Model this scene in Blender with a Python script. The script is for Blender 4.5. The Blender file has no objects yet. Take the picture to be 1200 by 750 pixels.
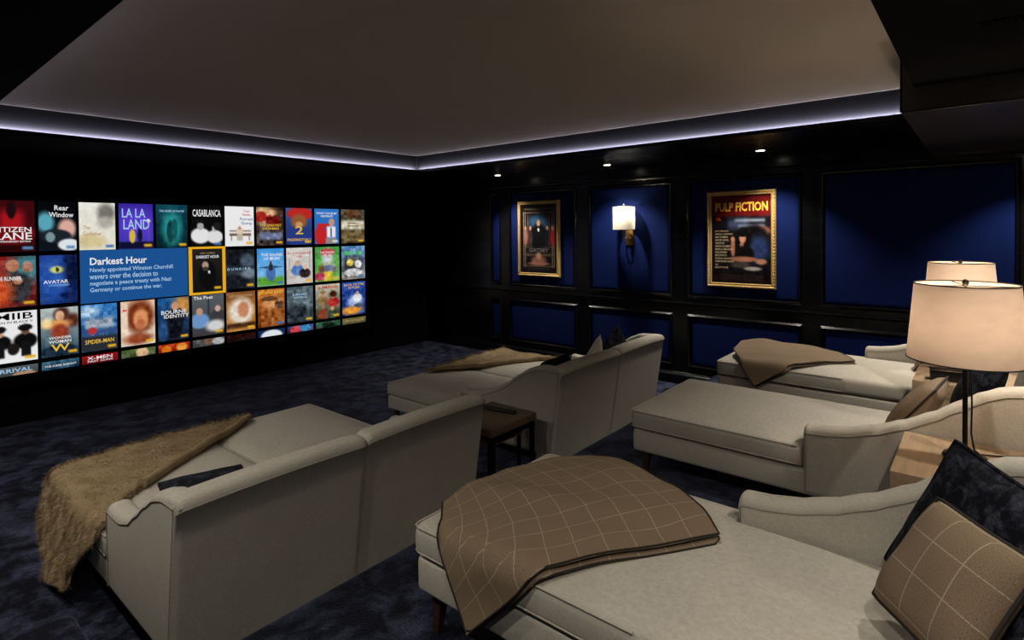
import bpy, bmesh, math, random
import numpy as np
from mathutils import Vector, Matrix

C = bpy.context.scene
COL = C.collection
PI = math.pi
random.seed(7)

# ------------------------------------------------------------------ camera
cam_d = bpy.data.cameras.new('camera')
cam = bpy.data.objects.new('camera', cam_d)
COL.objects.link(cam)
C.camera = cam
YAW, PITCH, ROLL = math.radians(39.7789), math.radians(-0.936), math.radians(0.5495)
fwd = Vector((math.cos(YAW)*math.cos(PITCH), math.sin(YAW)*math.cos(PITCH), math.sin(PITCH)))
rgt = Vector((math.sin(YAW), -math.cos(YAW), 0))
dwn = fwd.cross(rgt)
r2 = math.cos(ROLL)*rgt + math.sin(ROLL)*dwn
d2 = -math.sin(ROLL)*rgt + math.cos(ROLL)*dwn
m = Matrix((r2, -d2, -fwd)).transposed().to_4x4()
m.translation = (0, 0, 1.97)
cam.matrix_world = m
cam_d.sensor_width = 36
cam_d.lens = 36*662.72/1200
cam_d.shift_y = -(375-281.8)/1200
cam_d.clip_start = 0.05

# ------------------------------------------------------------------ world and exposure
w = bpy.data.worlds.new('world'); C.world = w
w.use_nodes = True
w.node_tree.nodes['Background'].inputs[0].default_value = (0.010, 0.011, 0.014, 1)
w.node_tree.nodes['Background'].inputs[1].default_value = 0.0
vs = C.view_settings
vs.view_transform = 'Standard'; vs.look = 'None'; vs.gamma = 1; vs.use_curve_mapping = False
vs.exposure = 0.0
C.cycles.max_bounces = 6
C.cycles.sample_clamp_indirect = 4

# light levels (watts); the left and rear downlights are unseen additions
P_WALL = 140        # downlights over the panelled wall
P_LEFT = 84       # unseen downlights added along the left soffit to light the seats
P_REAR = 55       # unseen downlights added above the rear row to brighten it
P_LAMP = 8        # bulbs of the table lamps
P_SCONCE = 5
LED = 360.0         # cove strip radiance
SCREEN = 0.9

# ------------------------------------------------------------------ materials
def lin(c):
    r = []
    for v in c[:3]:
        v = v/255
        r.append(v/12.92 if v <= .04045 else ((v+.055)/1.055)**2.4)
    return (*r, 1)

class Mat:
    def __init__(s, name):
        s.m = bpy.data.materials.new(name); s.m.use_nodes = True
        s.t = s.m.node_tree; s.n = s.t.nodes; s.b = s.n['Principled BSDF']
    def node(s, typ, **kw):
        n = s.n.new(typ)
        for k, v in kw.items():
            if k in n.inputs: n.inputs[k].default_value = v
            else: setattr(n, k, v)
        return n
    def link(s, a, b): s.t.links.new(a, b)
    def coords(s, out='Object'):
        return s.n.new('ShaderNodeTexCoord').outputs[out]

def plain(name, col, rough=.5, metal=0, spec=.5, bump=0, scale=60, var=.0):
    M = Mat(name); b = M.b
    b.inputs['Base Color'].default_value = col
    b.inputs['Roughness'].default_value = rough
    b.inputs['Metallic'].default_value = metal
    b.inputs['Specular IOR Level'].default_value = spec
    nz = M.node('ShaderNodeTexNoise', Scale=scale, Detail=3.0)
    M.link(M.coords(), nz.inputs['Vector'])
    mx = M.node('ShaderNodeMixRGB', blend_type='MULTIPLY')
    mx.inputs[0].default_value = var
    mx.inputs[1].default_value = col
    M.link(nz.outputs['Color'], mx.inputs[2])
    M.link(mx.outputs[0], b.inputs['Base Color'])
    if bump:
        bp = M.node('ShaderNodeBump', Strength=bump, Distance=.002)
        M.link(nz.outputs['Fac'], bp.inputs['Height']); M.link(bp.outputs[0], b.inputs['Normal'])
    return M.m

def linen(name, col):
    M = Mat(name); b = M.b
    co = M.coords()
    mp = M.node('ShaderNodeMapping'); mp.inputs['Scale'].default_value = (260, 260, 60)
    M.link(co, mp.inputs[0])
    n1 = M.node('ShaderNodeTexNoise', Scale=1.0, Detail=2.0); M.link(mp.outputs[0], n1.inputs['Vector'])
    mp2 = M.node('ShaderNodeMapping'); mp2.inputs['Scale'].default_value = (50, 50, 300)
    M.link(co, mp2.inputs[0])
    n2 = M.node('ShaderNodeTexNoise', Scale=1.0, Detail=2.0); M.link(mp2.outputs[0], n2.inputs['Vector'])
    n3 = M.node('ShaderNodeTexNoise', Scale=5.0, Detail=3.0); M.link(co, n3.inputs['Vector'])
    ad = M.node('ShaderNodeMath', operation='ADD'); M.link(n1.outputs['Fac'], ad.inputs[0]); M.link(n2.outputs['Fac'], ad.inputs[1])
    ad2 = M.node('ShaderNodeMath', operation='MULTIPLY_ADD'); M.link(n3.outputs['Fac'], ad2.inputs[0]); ad2.inputs[1].default_value = .5
    M.link(ad.outputs[0], ad2.inputs[2])
    mr = M.node('ShaderNodeMapRange'); M.link(ad2.outputs[0], mr.inputs[0])
    mr.inputs[1].default_value = .8; mr.inputs[2].default_value = 1.7; mr.inputs[3].default_value = .80; mr.inputs[4].default_value = 1.16
    mx = M.node('ShaderNodeMixRGB', blend_type='MULTIPLY'); mx.inputs[0].default_value = 1; mx.inputs[1].default_value = col
    M.link(mr.outputs[0], mx.inputs[2]); M.link(mx.outputs[0], b.inputs['Base Color'])
    b.inputs['Roughness'].default_value = .85
    b.inputs['Specular IOR Level'].default_value = .2
    bp = M.node('ShaderNodeBump', Strength=.35, Distance=.0015); M.link(ad.outputs[0], bp.inputs['Height']); M.link(bp.outputs[0], b.inputs['Normal'])
    return M.m

def carpet_mat():
    M = Mat('navy_carpet'); b = M.b
    co = M.coords()
    n0 = M.node('ShaderNodeTexNoise', Scale=1.3, Detail=2.0); M.link(co, n0.inputs['Vector'])
    ad = M.node('ShaderNodeMixRGB', blend_type='ADD'); ad.inputs[0].default_value = .12
    M.link(co, ad.inputs[1]); M.link(n0.outputs['Color'], ad.inputs[2])
    mp = M.node('ShaderNodeMapping'); mp.inputs['Scale'].default_value = (6.0, 7.0, 6); mp.inputs['Rotation'].default_value = (0, 0, .5)
    M.link(ad.outputs[0], mp.inputs[0])
    n1 = M.node('ShaderNodeTexNoise', Scale=1.0, Detail=7.0, Roughness=.68, Distortion=.25); M.link(mp.outputs[0], n1.inputs['Vector'])
    n2 = M.node('ShaderNodeTexNoise', Scale=95.0, Detail=4.0, Roughness=.7); M.link(co, n2.inputs['Vector'])
    r1 = M.node('ShaderNodeMapRange'); M.link(n1.outputs['Fac'], r1.inputs[0])
    r1.inputs[1].default_value = .44; r1.inputs[2].default_value = .66
    r2_ = M.node('ShaderNodeMapRange'); M.link(n2.outputs['Fac'], r2_.inputs[0])
    r2_.inputs[1].default_value = .35; r2_.inputs[2].default_value = .7
    mu = M.node('ShaderNodeMath', operation='MULTIPLY'); M.link(r1.outputs[0], mu.inputs[0])
    k = M.node('ShaderNodeMath', operation='MULTIPLY_ADD'); M.link(r2_.outputs[0], k.inputs[0]); k.inputs[1].default_value = .8; k.inputs[2].default_value = .2
    M.link(k.outputs[0], mu.inputs[1])
    mx = M.node('ShaderNodeMixRGB'); mx.inputs[1].default_value = (.0035, .0042, .009, 1); mx.inputs[2].default_value = (.098, .116, .205, 1)
    M.link(mu.outputs[0], mx.inputs[0]); M.link(mx.outputs[0], b.inputs['Base Color'])
    b.inputs['Roughness'].default_value = .95; b.inputs['Specular IOR Level'].default_value = .1
    b.inputs['Sheen Weight'].default_value = .22; b.inputs['Sheen Roughness'].default_value = .35; b.inputs['Sheen Tint'].default_value = (.55, .62, .95, 1)
    bp = M.node('ShaderNodeBump', Strength=.8, Distance=.006); M.link(n2.outputs['Fac'], bp.inputs['Height']); M.link(bp.outputs[0], b.inputs['Normal'])
    return M.m

def velvet_mat():
    M = Mat('navy_crushed_velvet'); b = M.b
    co = M.coords('Object')
    n1 = M.node('ShaderNodeTexNoise', Scale=20.0, Detail=7.0, Roughness=.75, Distortion=.35); M.link(co, n1.inputs['Vector'])
    n2 = M.node('ShaderNodeTexNoise', Scale=120.0, Detail=2.0); M.link(co, n2.inputs['Vector'])
    r1 = M.node('ShaderNodeMapRange'); M.link(n1.outputs['Fac'], r1.inputs[0]); r1.inputs[1].default_value = .47; r1.inputs[2].default_value = .78
    mu = M.node('ShaderNodeMath', operation='MULTIPLY'); M.link(r1.outputs[0], mu.inputs[0]); M.link(n2.outputs['Fac'], mu.inputs[1])
    mx = M.node('ShaderNodeMixRGB'); mx.inputs[1].default_value = (.0035, .004, .008, 1); mx.inputs[2].default_value = (.16, .18, .26, 1)
    M.link(mu.outputs[0], mx.inputs[0]); M.link(mx.outputs[0], b.inputs['Base Color'])
    b.inputs['Roughness'].default_value = .8; b.inputs['Specular IOR Level'].default_value = .15
    bp = M.node('ShaderNodeBump', Strength=.5, Distance=.006); M.link(n1.outputs['Fac'], bp.inputs['Height']); M.link(bp.outputs[0], b.inputs['Normal'])
    return M.m

def plaid_mat(name, col, line, pitch, lw=.0032):
    M = Mat(name); b = M.b
    uv = M.coords('UV')
    sep = M.node('ShaderNodeSeparateXYZ'); M.link(uv, sep.inputs[0])
    fac = None
    for ax in (0, 1):
        d = M.node('ShaderNodeMath', operation='DIVIDE'); M.link(sep.outputs[ax], d.inputs[0]); d.inputs[1].default_value = pitch
        f = M.node('ShaderNodeMath', operation='FRACT'); M.link(d.outputs[0], f.inputs[0])
        c = M.node('ShaderNodeMath', operation='LESS_THAN'); M.link(f.outputs[0], c.inputs[0]); c.inputs[1].default_value = lw/pitch
        if fac is None: fac = c
        else:
            mx_ = M.node('ShaderNodeMath', operation='MAXIMUM'); M.link(fac.outputs[0], mx_.inputs[0]); M.link(c.outputs[0], mx_.inputs[1]); fac = mx_
    mp = M.node('ShaderNodeMapping'); mp.inputs['Scale'].default_value = (330, 330, 330); M.link(uv, mp.inputs[0])
    nz = M.node('ShaderNodeTexNoise', Scale=1.0, Detail=3.0); M.link(mp.outputs[0], nz.inputs['Vector'])
    mr = M.node('ShaderNodeMapRange'); M.link(nz.outputs['Fac'], mr.inputs[0])
    mr.inputs[1].default_value = .3; mr.inputs[2].default_value = .7; mr.inputs[3].default_value = .68; mr.inputs[4].default_value = 1.3
    base = M.node('ShaderNodeMixRGB', blend_type='MULTIPLY'); base.inputs[0].default_value = 1; base.inputs[1].default_value = col
    M.link(mr.outputs[0], base.inputs[2])
    dash = M.node('ShaderNodeMath', operation='MULTIPLY'); M.link(fac.outputs[0], dash.inputs[0])
    mr2 = M.node('ShaderNodeMapRange'); M.link(nz.outputs['Fac'], mr2.inputs[0]); mr2.inputs[1].default_value = .3; mr2.inputs[2].default_value = .6; mr2.inputs[3].default_value = .2; mr2.inputs[4].default_value = .9
    M.link(mr2.outputs[0], dash.inputs[1])
    mx = M.node('ShaderNodeMixRGB'); M.link(dash.outputs[0], mx.inputs[0]); M.link(base.outputs[0], mx.inputs[1]); mx.inputs[2].default_value = line
    M.link(mx.outputs[0], b.inputs['Base Color'])
    b.inputs['Roughness'].default_value = .9; b.inputs['Specular IOR Level'].default_value = .15
    bp = M.node('ShaderNodeBump', Strength=.4, Distance=.002); M.link(nz.outputs['Fac'], bp.inputs['Height']); M.link(bp.outputs[0], b.inputs['Normal'])
    return M.m

def fur_mat():
    M = Mat('tan_fur'); b = M.b
    co = M.coords()
    n1 = M.node('ShaderNodeTexNoise', Scale=7.0, Detail=4.0); M.link(co, n1.inputs['Vector'])
    n2 = M.node('ShaderNodeTexNoise', Scale=150.0, Detail=3.0); M.link(co, n2.inputs['Vector'])
    ad = M.node('ShaderNodeMath', operation='MULTIPLY_ADD'); M.link(n2.outputs['Fac'], ad.inputs[0]); ad.inputs[1].default_value = .6; M.link(n1.outputs['Fac'], ad.inputs[2])
    cr = M.node('ShaderNodeValToRGB'); M.link(ad.outputs[0], cr.inputs[0])
    cr.color_ramp.elements[0].position = .45; cr.color_ramp.elements[0].color = (.19, .13, .066, 1)
    cr.color_ramp.elements[1].position = 1.05; cr.color_ramp.elements[1].color = (.38, .285, .165, 1)
    M.link(cr.outputs[0], b.inputs['Base Color'])
    b.inputs['Roughness'].default_value = .85; b.inputs['Specular IOR Level'].default_value = .2
    bp = M.node('ShaderNodeBump', Strength=.5, Distance=.006); M.link(n2.outputs['Fac'], bp.inputs['Height']); M.link(bp.outputs[0], b.inputs['Normal'])
    return M.m

def wood_mat(name, c1, c2, rough=.45, axis=(2, 26, 26)):
    M = Mat(name); b = M.b
    co = M.coords()
    mp = M.node('ShaderNodeMapping'); mp.inputs['Scale'].default_value = axis; M.link(co, mp.inputs[0])
    n1 = M.node('ShaderNodeTexNoise', Scale=1.5, Detail=5.0, Distortion=.8); M.link(mp.outputs[0], n1.inputs['Vector'])
    cr = M.node('ShaderNodeValToRGB'); M.link(n1.outputs['Fac'], cr.inputs[0])
    cr.color_ramp.elements[0].position = .3; cr.color_ramp.elements[0].color = c1
    cr.color_ramp.elements[1].position = .7; cr.color_ramp.elements[1].color = c2
    M.link(cr.outputs[0], b.inputs['Base Color']); b.inputs['Roughness'].default_value = rough
    bp = M.node('ShaderNodeBump', Strength=.1, Distance=.001); M.link(n1.outputs['Fac'], bp.inputs['Height']); M.link(bp.outputs[0], b.inputs['Normal'])
    return M.m

def shade_mat(name, col, trans):
    M = Mat(name); t = M.t
    M.n.remove(M.b)
    out = M.n['Material Output']
    co = M.coords()
    mp = M.node('ShaderNodeMapping'); mp.inputs['Scale'].default_value = (14, 14, 30); M.link(co, mp.inputs[0])
    nz = M.node('ShaderNodeTexNoise', Scale=1.0, Detail=4.0); M.link(mp.outputs[0], nz.inputs['Vector'])
    mr = M.node('ShaderNodeMapRange'); M.link(nz.outputs['Fac'], mr.inputs[0]); mr.inputs[3].default_value = .88; mr.inputs[4].default_value = 1.1
    mx = M.node('ShaderNodeMixRGB', blend_type='MULTIPLY'); mx.inputs[0].default_value = 1; mx.inputs[1].default_value = col; M.link(mr.outputs[0], mx.inputs[2])
    d = M.node('ShaderNodeBsdfDiffuse'); tr = M.node('ShaderNodeBsdfTranslucent')
    M.link(mx.outputs[0], d.inputs['Color']); M.link(mx.outputs[0], tr.inputs['Color'])
    ms = M.node('ShaderNodeMixShader'); ms.inputs[0].default_value = trans
    M.link(d.outputs[0], ms.inputs[1]); M.link(tr.outputs[0], ms.inputs[2]); M.link(ms.outputs[0], out.inputs['Surface'])
    return M.m

def emit_mat(name, col, s):
    M = Mat(name); M.n.remove(M.b)
    e = M.node('ShaderNodeEmission'); e.inputs[0].default_value = col; e.inputs[1].default_value = s
    M.link(e.outputs[0], M.n['Material Output'].inputs['Surface'])
    return M.m

def attr_mat(name, emit, rough=.35):
    M = Mat(name)
    a = M.node('ShaderNodeAttribute', attribute_name='paint')
    if emit:
        M.n.remove(M.b)
        e = M.node('ShaderNodeEmission'); e.inputs[1].default_value = emit
        M.link(a.outputs['Color'], e.inputs[0]); M.link(e.outputs[0], M.n['Material Output'].inputs['Surface'])
    else:
        M.link(a.outputs['Color'], M.b.inputs['Base Color']); M.b.inputs['Roughness'].default_value = rough
        M.b.inputs['Specular IOR Level'].default_value = .25
    return M.m

def lacquer_mat():
    M = Mat('black_lacquer'); b = M.b
    co = M.coords()
    mp = M.node('ShaderNodeMapping'); mp.inputs['Scale'].default_value = (40, 2.5, 40); M.link(co, mp.inputs[0])
    nz = M.node('ShaderNodeTexNoise', Scale=1.0, Detail=4.0); M.link(mp.outputs[0], nz.inputs['Vector'])
    b.inputs['Base Color'].default_value = (.0022, .0023, .003, 1)
    mr = M.node('ShaderNodeMapRange'); M.link(nz.outputs['Fac'], mr.inputs[0]); mr.inputs[3].default_value = .16; mr.inputs[4].default_value = .34
    M.link(mr.outputs[0], b.inputs['Roughness'])
    b.inputs['Specular IOR Level'].default_value = .35
    bp = M.node('ShaderNodeBump', Strength=.06, Distance=.002); M.link(nz.outputs['Fac'], bp.inputs['Height']); M.link(bp.outputs[0], b.inputs['Normal'])
    return M.m

LINEN = linen('cream_linen', (.52, .485, .415, 1))
WELT = plain('linen_welt', (.36, .33, .28, 1), .9, var=.2)
CARPET = carpet_mat()
VELVET = velvet_mat()
PLAID = plaid_mat('tan_windowpane_wool', (.235, .170, .112, 1), (.50, .43, .32, 1), .105)
TWEED = plaid_mat('tan_wool', (.235, .170, .112, 1), (.30, .23, .16, 1), .12, .002)
FUR = fur_mat()
def fur_hair_mat():
    M = Mat('tan_fur_hair'); b = M.b
    mp = M.node('ShaderNodeMapping'); mp.inputs['Scale'].default_value = (26, 16, 5); M.link(M.coords(), mp.inputs[0])
    nz = M.node('ShaderNodeTexNoise', Scale=1.0, Detail=5.0, Roughness=.65); M.link(mp.outputs[0], nz.inputs['Vector'])
    cr = M.node('ShaderNodeValToRGB'); M.link(nz.outputs['Fac'], cr.inputs[0])
    cr.color_ramp.elements[0].position = .36; cr.color_ramp.elements[0].color = (.17, .105, .05, 1)
    cr.color_ramp.elements[1].position = .66; cr.color_ramp.elements[1].color = (.58, .45, .28, 1)
    M.link(cr.outputs[0], b.inputs['Base Color']); b.inputs['Roughness'].default_value = .7; b.inputs['Specular IOR Level'].default_value = .25
    return M.m
FURTIP = fur_hair_mat()
PIPE = plain('dark_brown_piping', (.018, .012, .010, 1), .8)
LEGW = wood_mat('dark_leg_wood', (.035, .014, .008, 1), (.06, .025, .013, 1))
TABLEW = wood_mat('dark_oak', (.12, .082, .048, 1), (.20, .14, .082, 1))
OAK = wood_mat('pale_oak', (.34, .235, .14, 1), (.46, .33, .205, 1))
BLACKM = plain('black_metal', (.006, .006, .006, 1), .35, .6)
BLACKP = plain('black_plastic', (.006, .006, .007, 1), .35)
GREYP = plain('grey_button_plastic', (.05, .05, .055, 1), .5)
BRONZE = plain('dark_bronze', (.030, .024, .018, 1), .35, .9)
BRASS = plain('aged_brass', (.42, .27, .09, 1), .35, 1, var=.4, scale=40)
GOLD = plain('gilded_wood', (.85, .58, .22, 1), .34, .35, var=.45, scale=80, bump=.3)
LACQ = lacquer_mat()
BULKHEAD_REFL = wood_mat('painted_lacquer_reflection', (.020, .018, .017, 1), (.045, .040, .037, 1), .28, (30, 2, 30))  # base colour lightened and streaked to stand in for reflections on the bulkhead
BLACKWALL = plain('black_wall_fabric', (.0020, .0021, .003, 1), .9, spec=.1, var=.2, bump=.2, scale=200)
BLUEFAB = plain('royal_blue_wall_fabric', (.0017, .0098, .078, 1), .85, spec=.12, var=.25, bump=.3, scale=260)
CEIL = plain('taupe_ceiling_paint', (.60, .53, .465, 1), .9, spec=.1, var=.10, scale=1.2)
FASCIA = plain('black_satin_paint', (.020, .0195, .022, 1), .6, spec=.12, var=.1)
SHADE = shade_mat('beige_silk_shade', (.80, .62, .49, 1), .15)
SHADEW = shade_mat('white_sconce_shade', (.9, .86, .76, 1), .5)
BULB = emit_mat('bulb_glow', (1, .80, .56, 1), 6)
LENS = emit_mat('downlight_lens', (1, .90, .72, 1), 14)
LEDM = emit_mat('cove_led', (.80, .80, 1, 1), LED)
SCREENM = plain('black_projection_cloth', (.003, .003, .0035, 1), .8, spec=.1)
POSTER_EMIT = attr_mat('screen_picture', SCREEN)
POSTER_PRINT = attr_mat('printed_poster', 0)
def text_emit(name, c): return emit_mat(name, lin(c), SCREEN)
WHITE_T = text_emit('white_screen_text', (240, 240, 240))
BLACK_T = text_emit('black_screen_text', (12, 12, 14))
YEL_T = text_emit('yellow_screen_text', (235, 190, 70))
RED_T = text_emit('red_screen_text', (200, 40, 45))
BLUE_T = text_emit('blue_screen_text', (60, 90, 170))
PALE_T = text_emit('pale_blue_screen_text', (170, 205, 235))
GREEN_T = text_emit('green_screen_text', (70, 200, 60))
TAN_T = text_emit('tan_screen_text', (190, 150, 100))
INFO_M = text_emit('blue_info_panel', (29, 84, 150))
FRAME_M = text_emit('yellow_highlight', (240, 176, 32))
PRINT_YEL = plain('yellow_poster_ink', lin((235, 180, 60)), .5)
PRINT_TAN = plain('cream_poster_ink', lin((205, 185, 150)), .5)
PRINT_RED = plain('red_poster_ink', lin((210, 60, 40)), .5)
PRINT_GREY = plain('grey_poster_ink', lin((95, 90, 92)), .5)

# ------------------------------------------------------------------ mesh helpers
def mesh_obj(name, verts, faces, mat, parent=None, smooth=False, uvs=None, angle=50):
    me = bpy.data.meshes.new(name)
    me.from_pydata([tuple(v) for v in verts], [], faces)
    bm = bmesh.new(); bm.from_mesh(me); bmesh.ops.recalc_face_normals(bm, faces=bm.faces); bm.to_mesh(me); bm.free()
    if smooth:
        me.shade_smooth()
        me.set_sharp_from_angle(angle=math.radians(angle))
    if uvs is not None:
        ul = me.uv_layers.new(name='uv')
        for lp in me.loops: ul.data[lp.index].uv = uvs[lp.vertex_index]
    me.materials.append(mat)
    o = bpy.data.objects.new(name, me)
    COL.objects.link(o)
    if parent: o.parent = parent
    return o

class MB:
    def __init__(s): s.v = []; s.f = []
    def add(s, v, f):
        k = len(s.v); s.v += [tuple(p) for p in v]; s.f += [tuple(i+k for i in q) for q in f]; return s
    def box(s, x0, x1, y0, y1, z0, z1):
        return s.add([(x0,y0,z0),(x1,y0,z0),(x1,y1,z0),(x0,y1,z0),(x0,y0,z1),(x1,y0,z1),(x1,y1,z1),(x0,y1,z1)],
                     [(0,3,2,1),(4,5,6,7),(0,1,5,4),(1,2,6,5),(2,3,7,6),(3,0,4,7)])
    def rbox(s, x0, x1, y0, y1, z0, z1, r):
        L = lambda i: [(a, b) for a, b in rrect(x0+i, x1-i, y0+i, y1-i, r, 2)]
        return s.loft([[(a, b, z) for a, b in L(i)] for z, i in ((z0, r*.6), (z0+r*.3, r*.15), (z0+r, 0), (z1-r, 0), (z1-r*.3, r*.15), (z1, r*.6))])
    def loft(s, loops, caps=True, closed=True):
        n = len(loops[0]); V = [p for l in loops for p in l]; F = []
        for i in range(len(loops)-1):
            for j in range(n if closed else n-1):
                a, b = i*n+j, i*n+(j+1) % n
                F.append((a, b, b+n, a+n))
        if caps: F.append(tuple(range(n))[::-1]); F.append(tuple(range((len(loops)-1)*n, len(loops)*n)))
        return s.add(V, F)
    def tube(s, pts, r, n=8, closed=False):
        pts = [Vector(p) for p in pts]; loops = []
        N = len(pts)
        ref = None
        for i, p in enumerate(pts):
            if closed: t = pts[(i+1) % N]-pts[i-1]
            else: t = pts[min(i+1, N-1)]-pts[max(i-1, 0)]
            if t.length < 1e-9: t = Vector((0, 0, 1))
            t.normalize()
            if ref is None: ref = t.orthogonal().normalized()
            a = (ref - t*ref.dot(t)); a = a.normalized() if a.length > 1e-6 else t.orthogonal().normalized()
            ref = a; b = t.cross(a)
            rr = r[i] if hasattr(r, '__len__') else r
            loops.append([tuple(p+a*rr*math.cos(2*PI*k/n)+b*rr*math.sin(2*PI*k/n)) for k in range(n)])
        if closed: loops.append(loops[0])
        return s.loft(loops, caps=not closed)
    def lathe(s, prof, c=(0, 0, 0), n=32, caps=True):
        return s.loft([[(c[0]+r*math.cos(2*PI*k/n), c[1]+r*math.sin(2*PI*k/n), c[2]+z) for k in range(n)] for r, z in prof], caps=caps)
    def build(s, name, mat, parent=None, smooth=False, angle=50):
        return mesh_obj(name, s.v, s.f, mat, parent, smooth, angle=angle)

def rrect(a0, a1, b0, b1, r, n=4, crown=0, ntop=0):
    r = max(min(r, (a1-a0)/2-1e-4, (b1-b0)/2-1e-4), 1e-4)
    P = []
    for (ca, cb, t0) in ((a1-r, b1-r, 0), (a0+r, b1-r, PI/2), (a0+r, b0+r, PI), (a1-r, b0+r, 1.5*PI)):
        for k in range(n+1):
            t = t0+PI/2*k/n
            P.append((ca+r*math.cos(t), cb+r*math.sin(t)))
        if t0 == 0 and ntop:                       # extra points along the crowned top
            for k in range(1, ntop):
                u = k/ntop
                P.append((ca+(a0+r-ca)*u, b1))
    if crown:
        P = [(a, b+crown*(1-((a-(a0+a1)/2)/((a1-a0)/2))**2)*(1 if b > (b0+b1)/2 else 0)) for a, b in P]
    return P

def ends(s0, s1, r, k=3):
    """stations along an axis with rounded ends: (position, inset)"""
    out = []
    for i in range(k+1):
        t = PI/2*i/k
        out.append((s0+r*(1-math.sin(t)), r*(1-math.cos(PI/2-t)) if False else r*(1-math.sin(PI/2-t+0)) if False else r*(1-math.cos(t)) ))
    a = sorted(((p, r-math.sqrt(max(r*r-(r-(p-s0))**2, 0))) for p, _ in out))
    b = [(s1-(p-s0), i) for p, i in reversed(a)]
    return a, b

def prop(o, label, cat, group=None):
    o['label'] = label; o['category'] = cat
    if group: o['group'] = group
    return o
def empty(name, loc=(0, 0, 0), rz=0):
    o = bpy.data.objects.new(name, None); COL.objects.link(o)
    o.empty_display_size = .1; o.location = loc; o.rotation_euler = (0, 0, rz)
    return o
def thing(name, label, cat, loc=(0, 0, 0), rz=0, group=None):
    return prop(empty(name, loc, rz), label, cat, group)
def struct(o): o['kind'] = 'structure'; return o
def copy_tree(o, parent=None):
    c = o.copy(); COL.objects.link(c)
    if parent: c.parent = parent
    for ch in list(o.children): copy_tree(ch, c)
    return c

def lamp(kind, name, loc, power, col, parent=None, radius=.03, **kw):
    d = bpy.data.lights.new(name, kind); d.energy = power; d.color = col
    if kind in ('POINT', 'SPOT'): d.shadow_soft_size = radius
    for k, v in kw.items(): setattr(d, k, v)
    o = bpy.data.objects.new(name, d); COL.objects.link(o); o.location = loc
    if parent: o.parent = parent
    return o

# ------------------------------------------------------------------ the room shell
XL, XR, YB, YF = -.95, 6.93, -1.25, 7.75
ZS, ZC = 2.82, 3.06                      # soffit and tray ceiling
OX0, OX1, OY0, OY1 = .69, 5.34, .325, 6.20  # tray opening
LEDGE = .045

floor = struct(MB().box(XL-.1, XR+.12, YB-.1, YF+.1, -.12, 0).build('floor', CARPET))
pm = MB()
pl = [[(XL, 2.27-i, z), (XR-.03, 2.27-i, z), (XR-.03, YB, z), (XL, YB, z)] for z, i in ((0, 0), (.33, 0), (.352, .005), (.364, .018), (.37, .04))]
platform = struct(pm.loft(pl).build('platform', CARPET, None, True))
sm = MB()
def steploop(i, z): return [(a, b, z) for a, b in rrect(XL+.001, .70-i, 2.272, 3.34-i, .05, 5)]
step = struct(sm.loft([steploop(i, z) for z, i in ((0, 0), (.15, 0), (.168, .004), (.180, .015), (.185, .04))]).build('step_block', CARPET, None, True))

struct(MB().box(XL-.1, XL, YB-.1, YF+.1, 0, 3.2).build('wall_left', LACQ))
struct(MB().box(XL-.1, XR+.1, YB-.1, YB, 0, 3.2).build('wall_back', LACQ))
struct(MB().box(XL-.1, XR+.1, YF, YF+.1, 0, 3.2).build('wall_front', BLACKWALL))
wall_r = struct(MB().box(XR, XR+.1, YB, YF, 0, 3.2).build('wall_right', LACQ))

# right wall: lacquered stiles and rails with padded blue panels set in mouldings
PANELS = [(6.01, 6.17), (4.56, 5.77), (3.10, 4.29), (1.58, 2.83), (-.23, 1.33)]
Z_UP, Z_LO = (1.145, 2.555), (.26, .862)
FX = 6.90
def yz_panel(y0, y1, z0, z1):
    L = [[(x, a, b) for a, b in rrect(y0+i, y1-i, z0+i, z1-i, .004, 1)] for x, i in ((XR-.001, 0), (6.920, 0), (6.914, .004), (6.906, .016), (6.903, .034), (6.902, .06))]
    return MB().loft(L)
def moulding(y0, y1, z0, z1):
    prof = [(0, 6.929), (0, 6.897), (-.008, 6.884), (-.020, 6.880), (-.030, 6.888), (-.034, 6.896), (-.040, 6.900)]
    mb = MB(); loops = []
    for off, x in prof:
        loops.append([(x, y0+off, z0+off), (x, y1-off, z0+off), (x, y1-off, z1-off), (x, y0+off, z1-off)])
    return mb.loft(loops, caps=False)
for (a, b) in PANELS:
    for z0, z1 in (Z_UP, Z_LO):
        yz_panel(a, b, z0, z1).build('fabric_panel', BLUEFAB, wall_r, True, 30)
        moulding(a, b, z0, z1).build('panel_moulding', LACQ, wall_r, True, 40)
edges = [YF] + [v for p in PANELS for v in (p[1], p[0])] + [YB]
for i in range(0, len(edges), 2):
    MB().box(FX, XR, edges[i+1], edges[i], 0, ZS).build('stile', LACQ, wall_r)
for (a, b) in PANELS:
    for z0, z1 in ((0, Z_LO[0]), (Z_LO[1], Z_UP[0]), (Z_UP[1], ZS)):
        MB().box(FX, XR, a, b, z0, z1).build('rail', LACQ, wall_r)
def strip_y(prof, y0, y1):
    return MB().loft([[(x, y, z) for x, z in prof] for y in (y0, y1)])
strip_y([(6.899, 1.055), (6.872, 1.050), (6.866, 1.035), (6.874, 1.022), (6.886, 1.012), (6.886, .985), (6.899, .98)], YB, YF).build('chair_rail', LACQ, wall_r, True, 30)
struct(strip_y([(6.899, 0), (6.872, 0), (6.872, .11), (6.880, .122), (6.888, .130), (6.892, .145), (6.899, .15)], 2.28, YF).build('baseboard_right', LACQ, None, True, 30))
strip_y([(6.899, 2.63), (6.885, 2.632), (6.870, 2.650), (6.860, 2.655), (6.858, 2.668), (6.872, 2.675), (6.899, 2.68)], YB, YF).build('frieze_moulding', LACQ, wall_r, True, 30)

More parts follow.
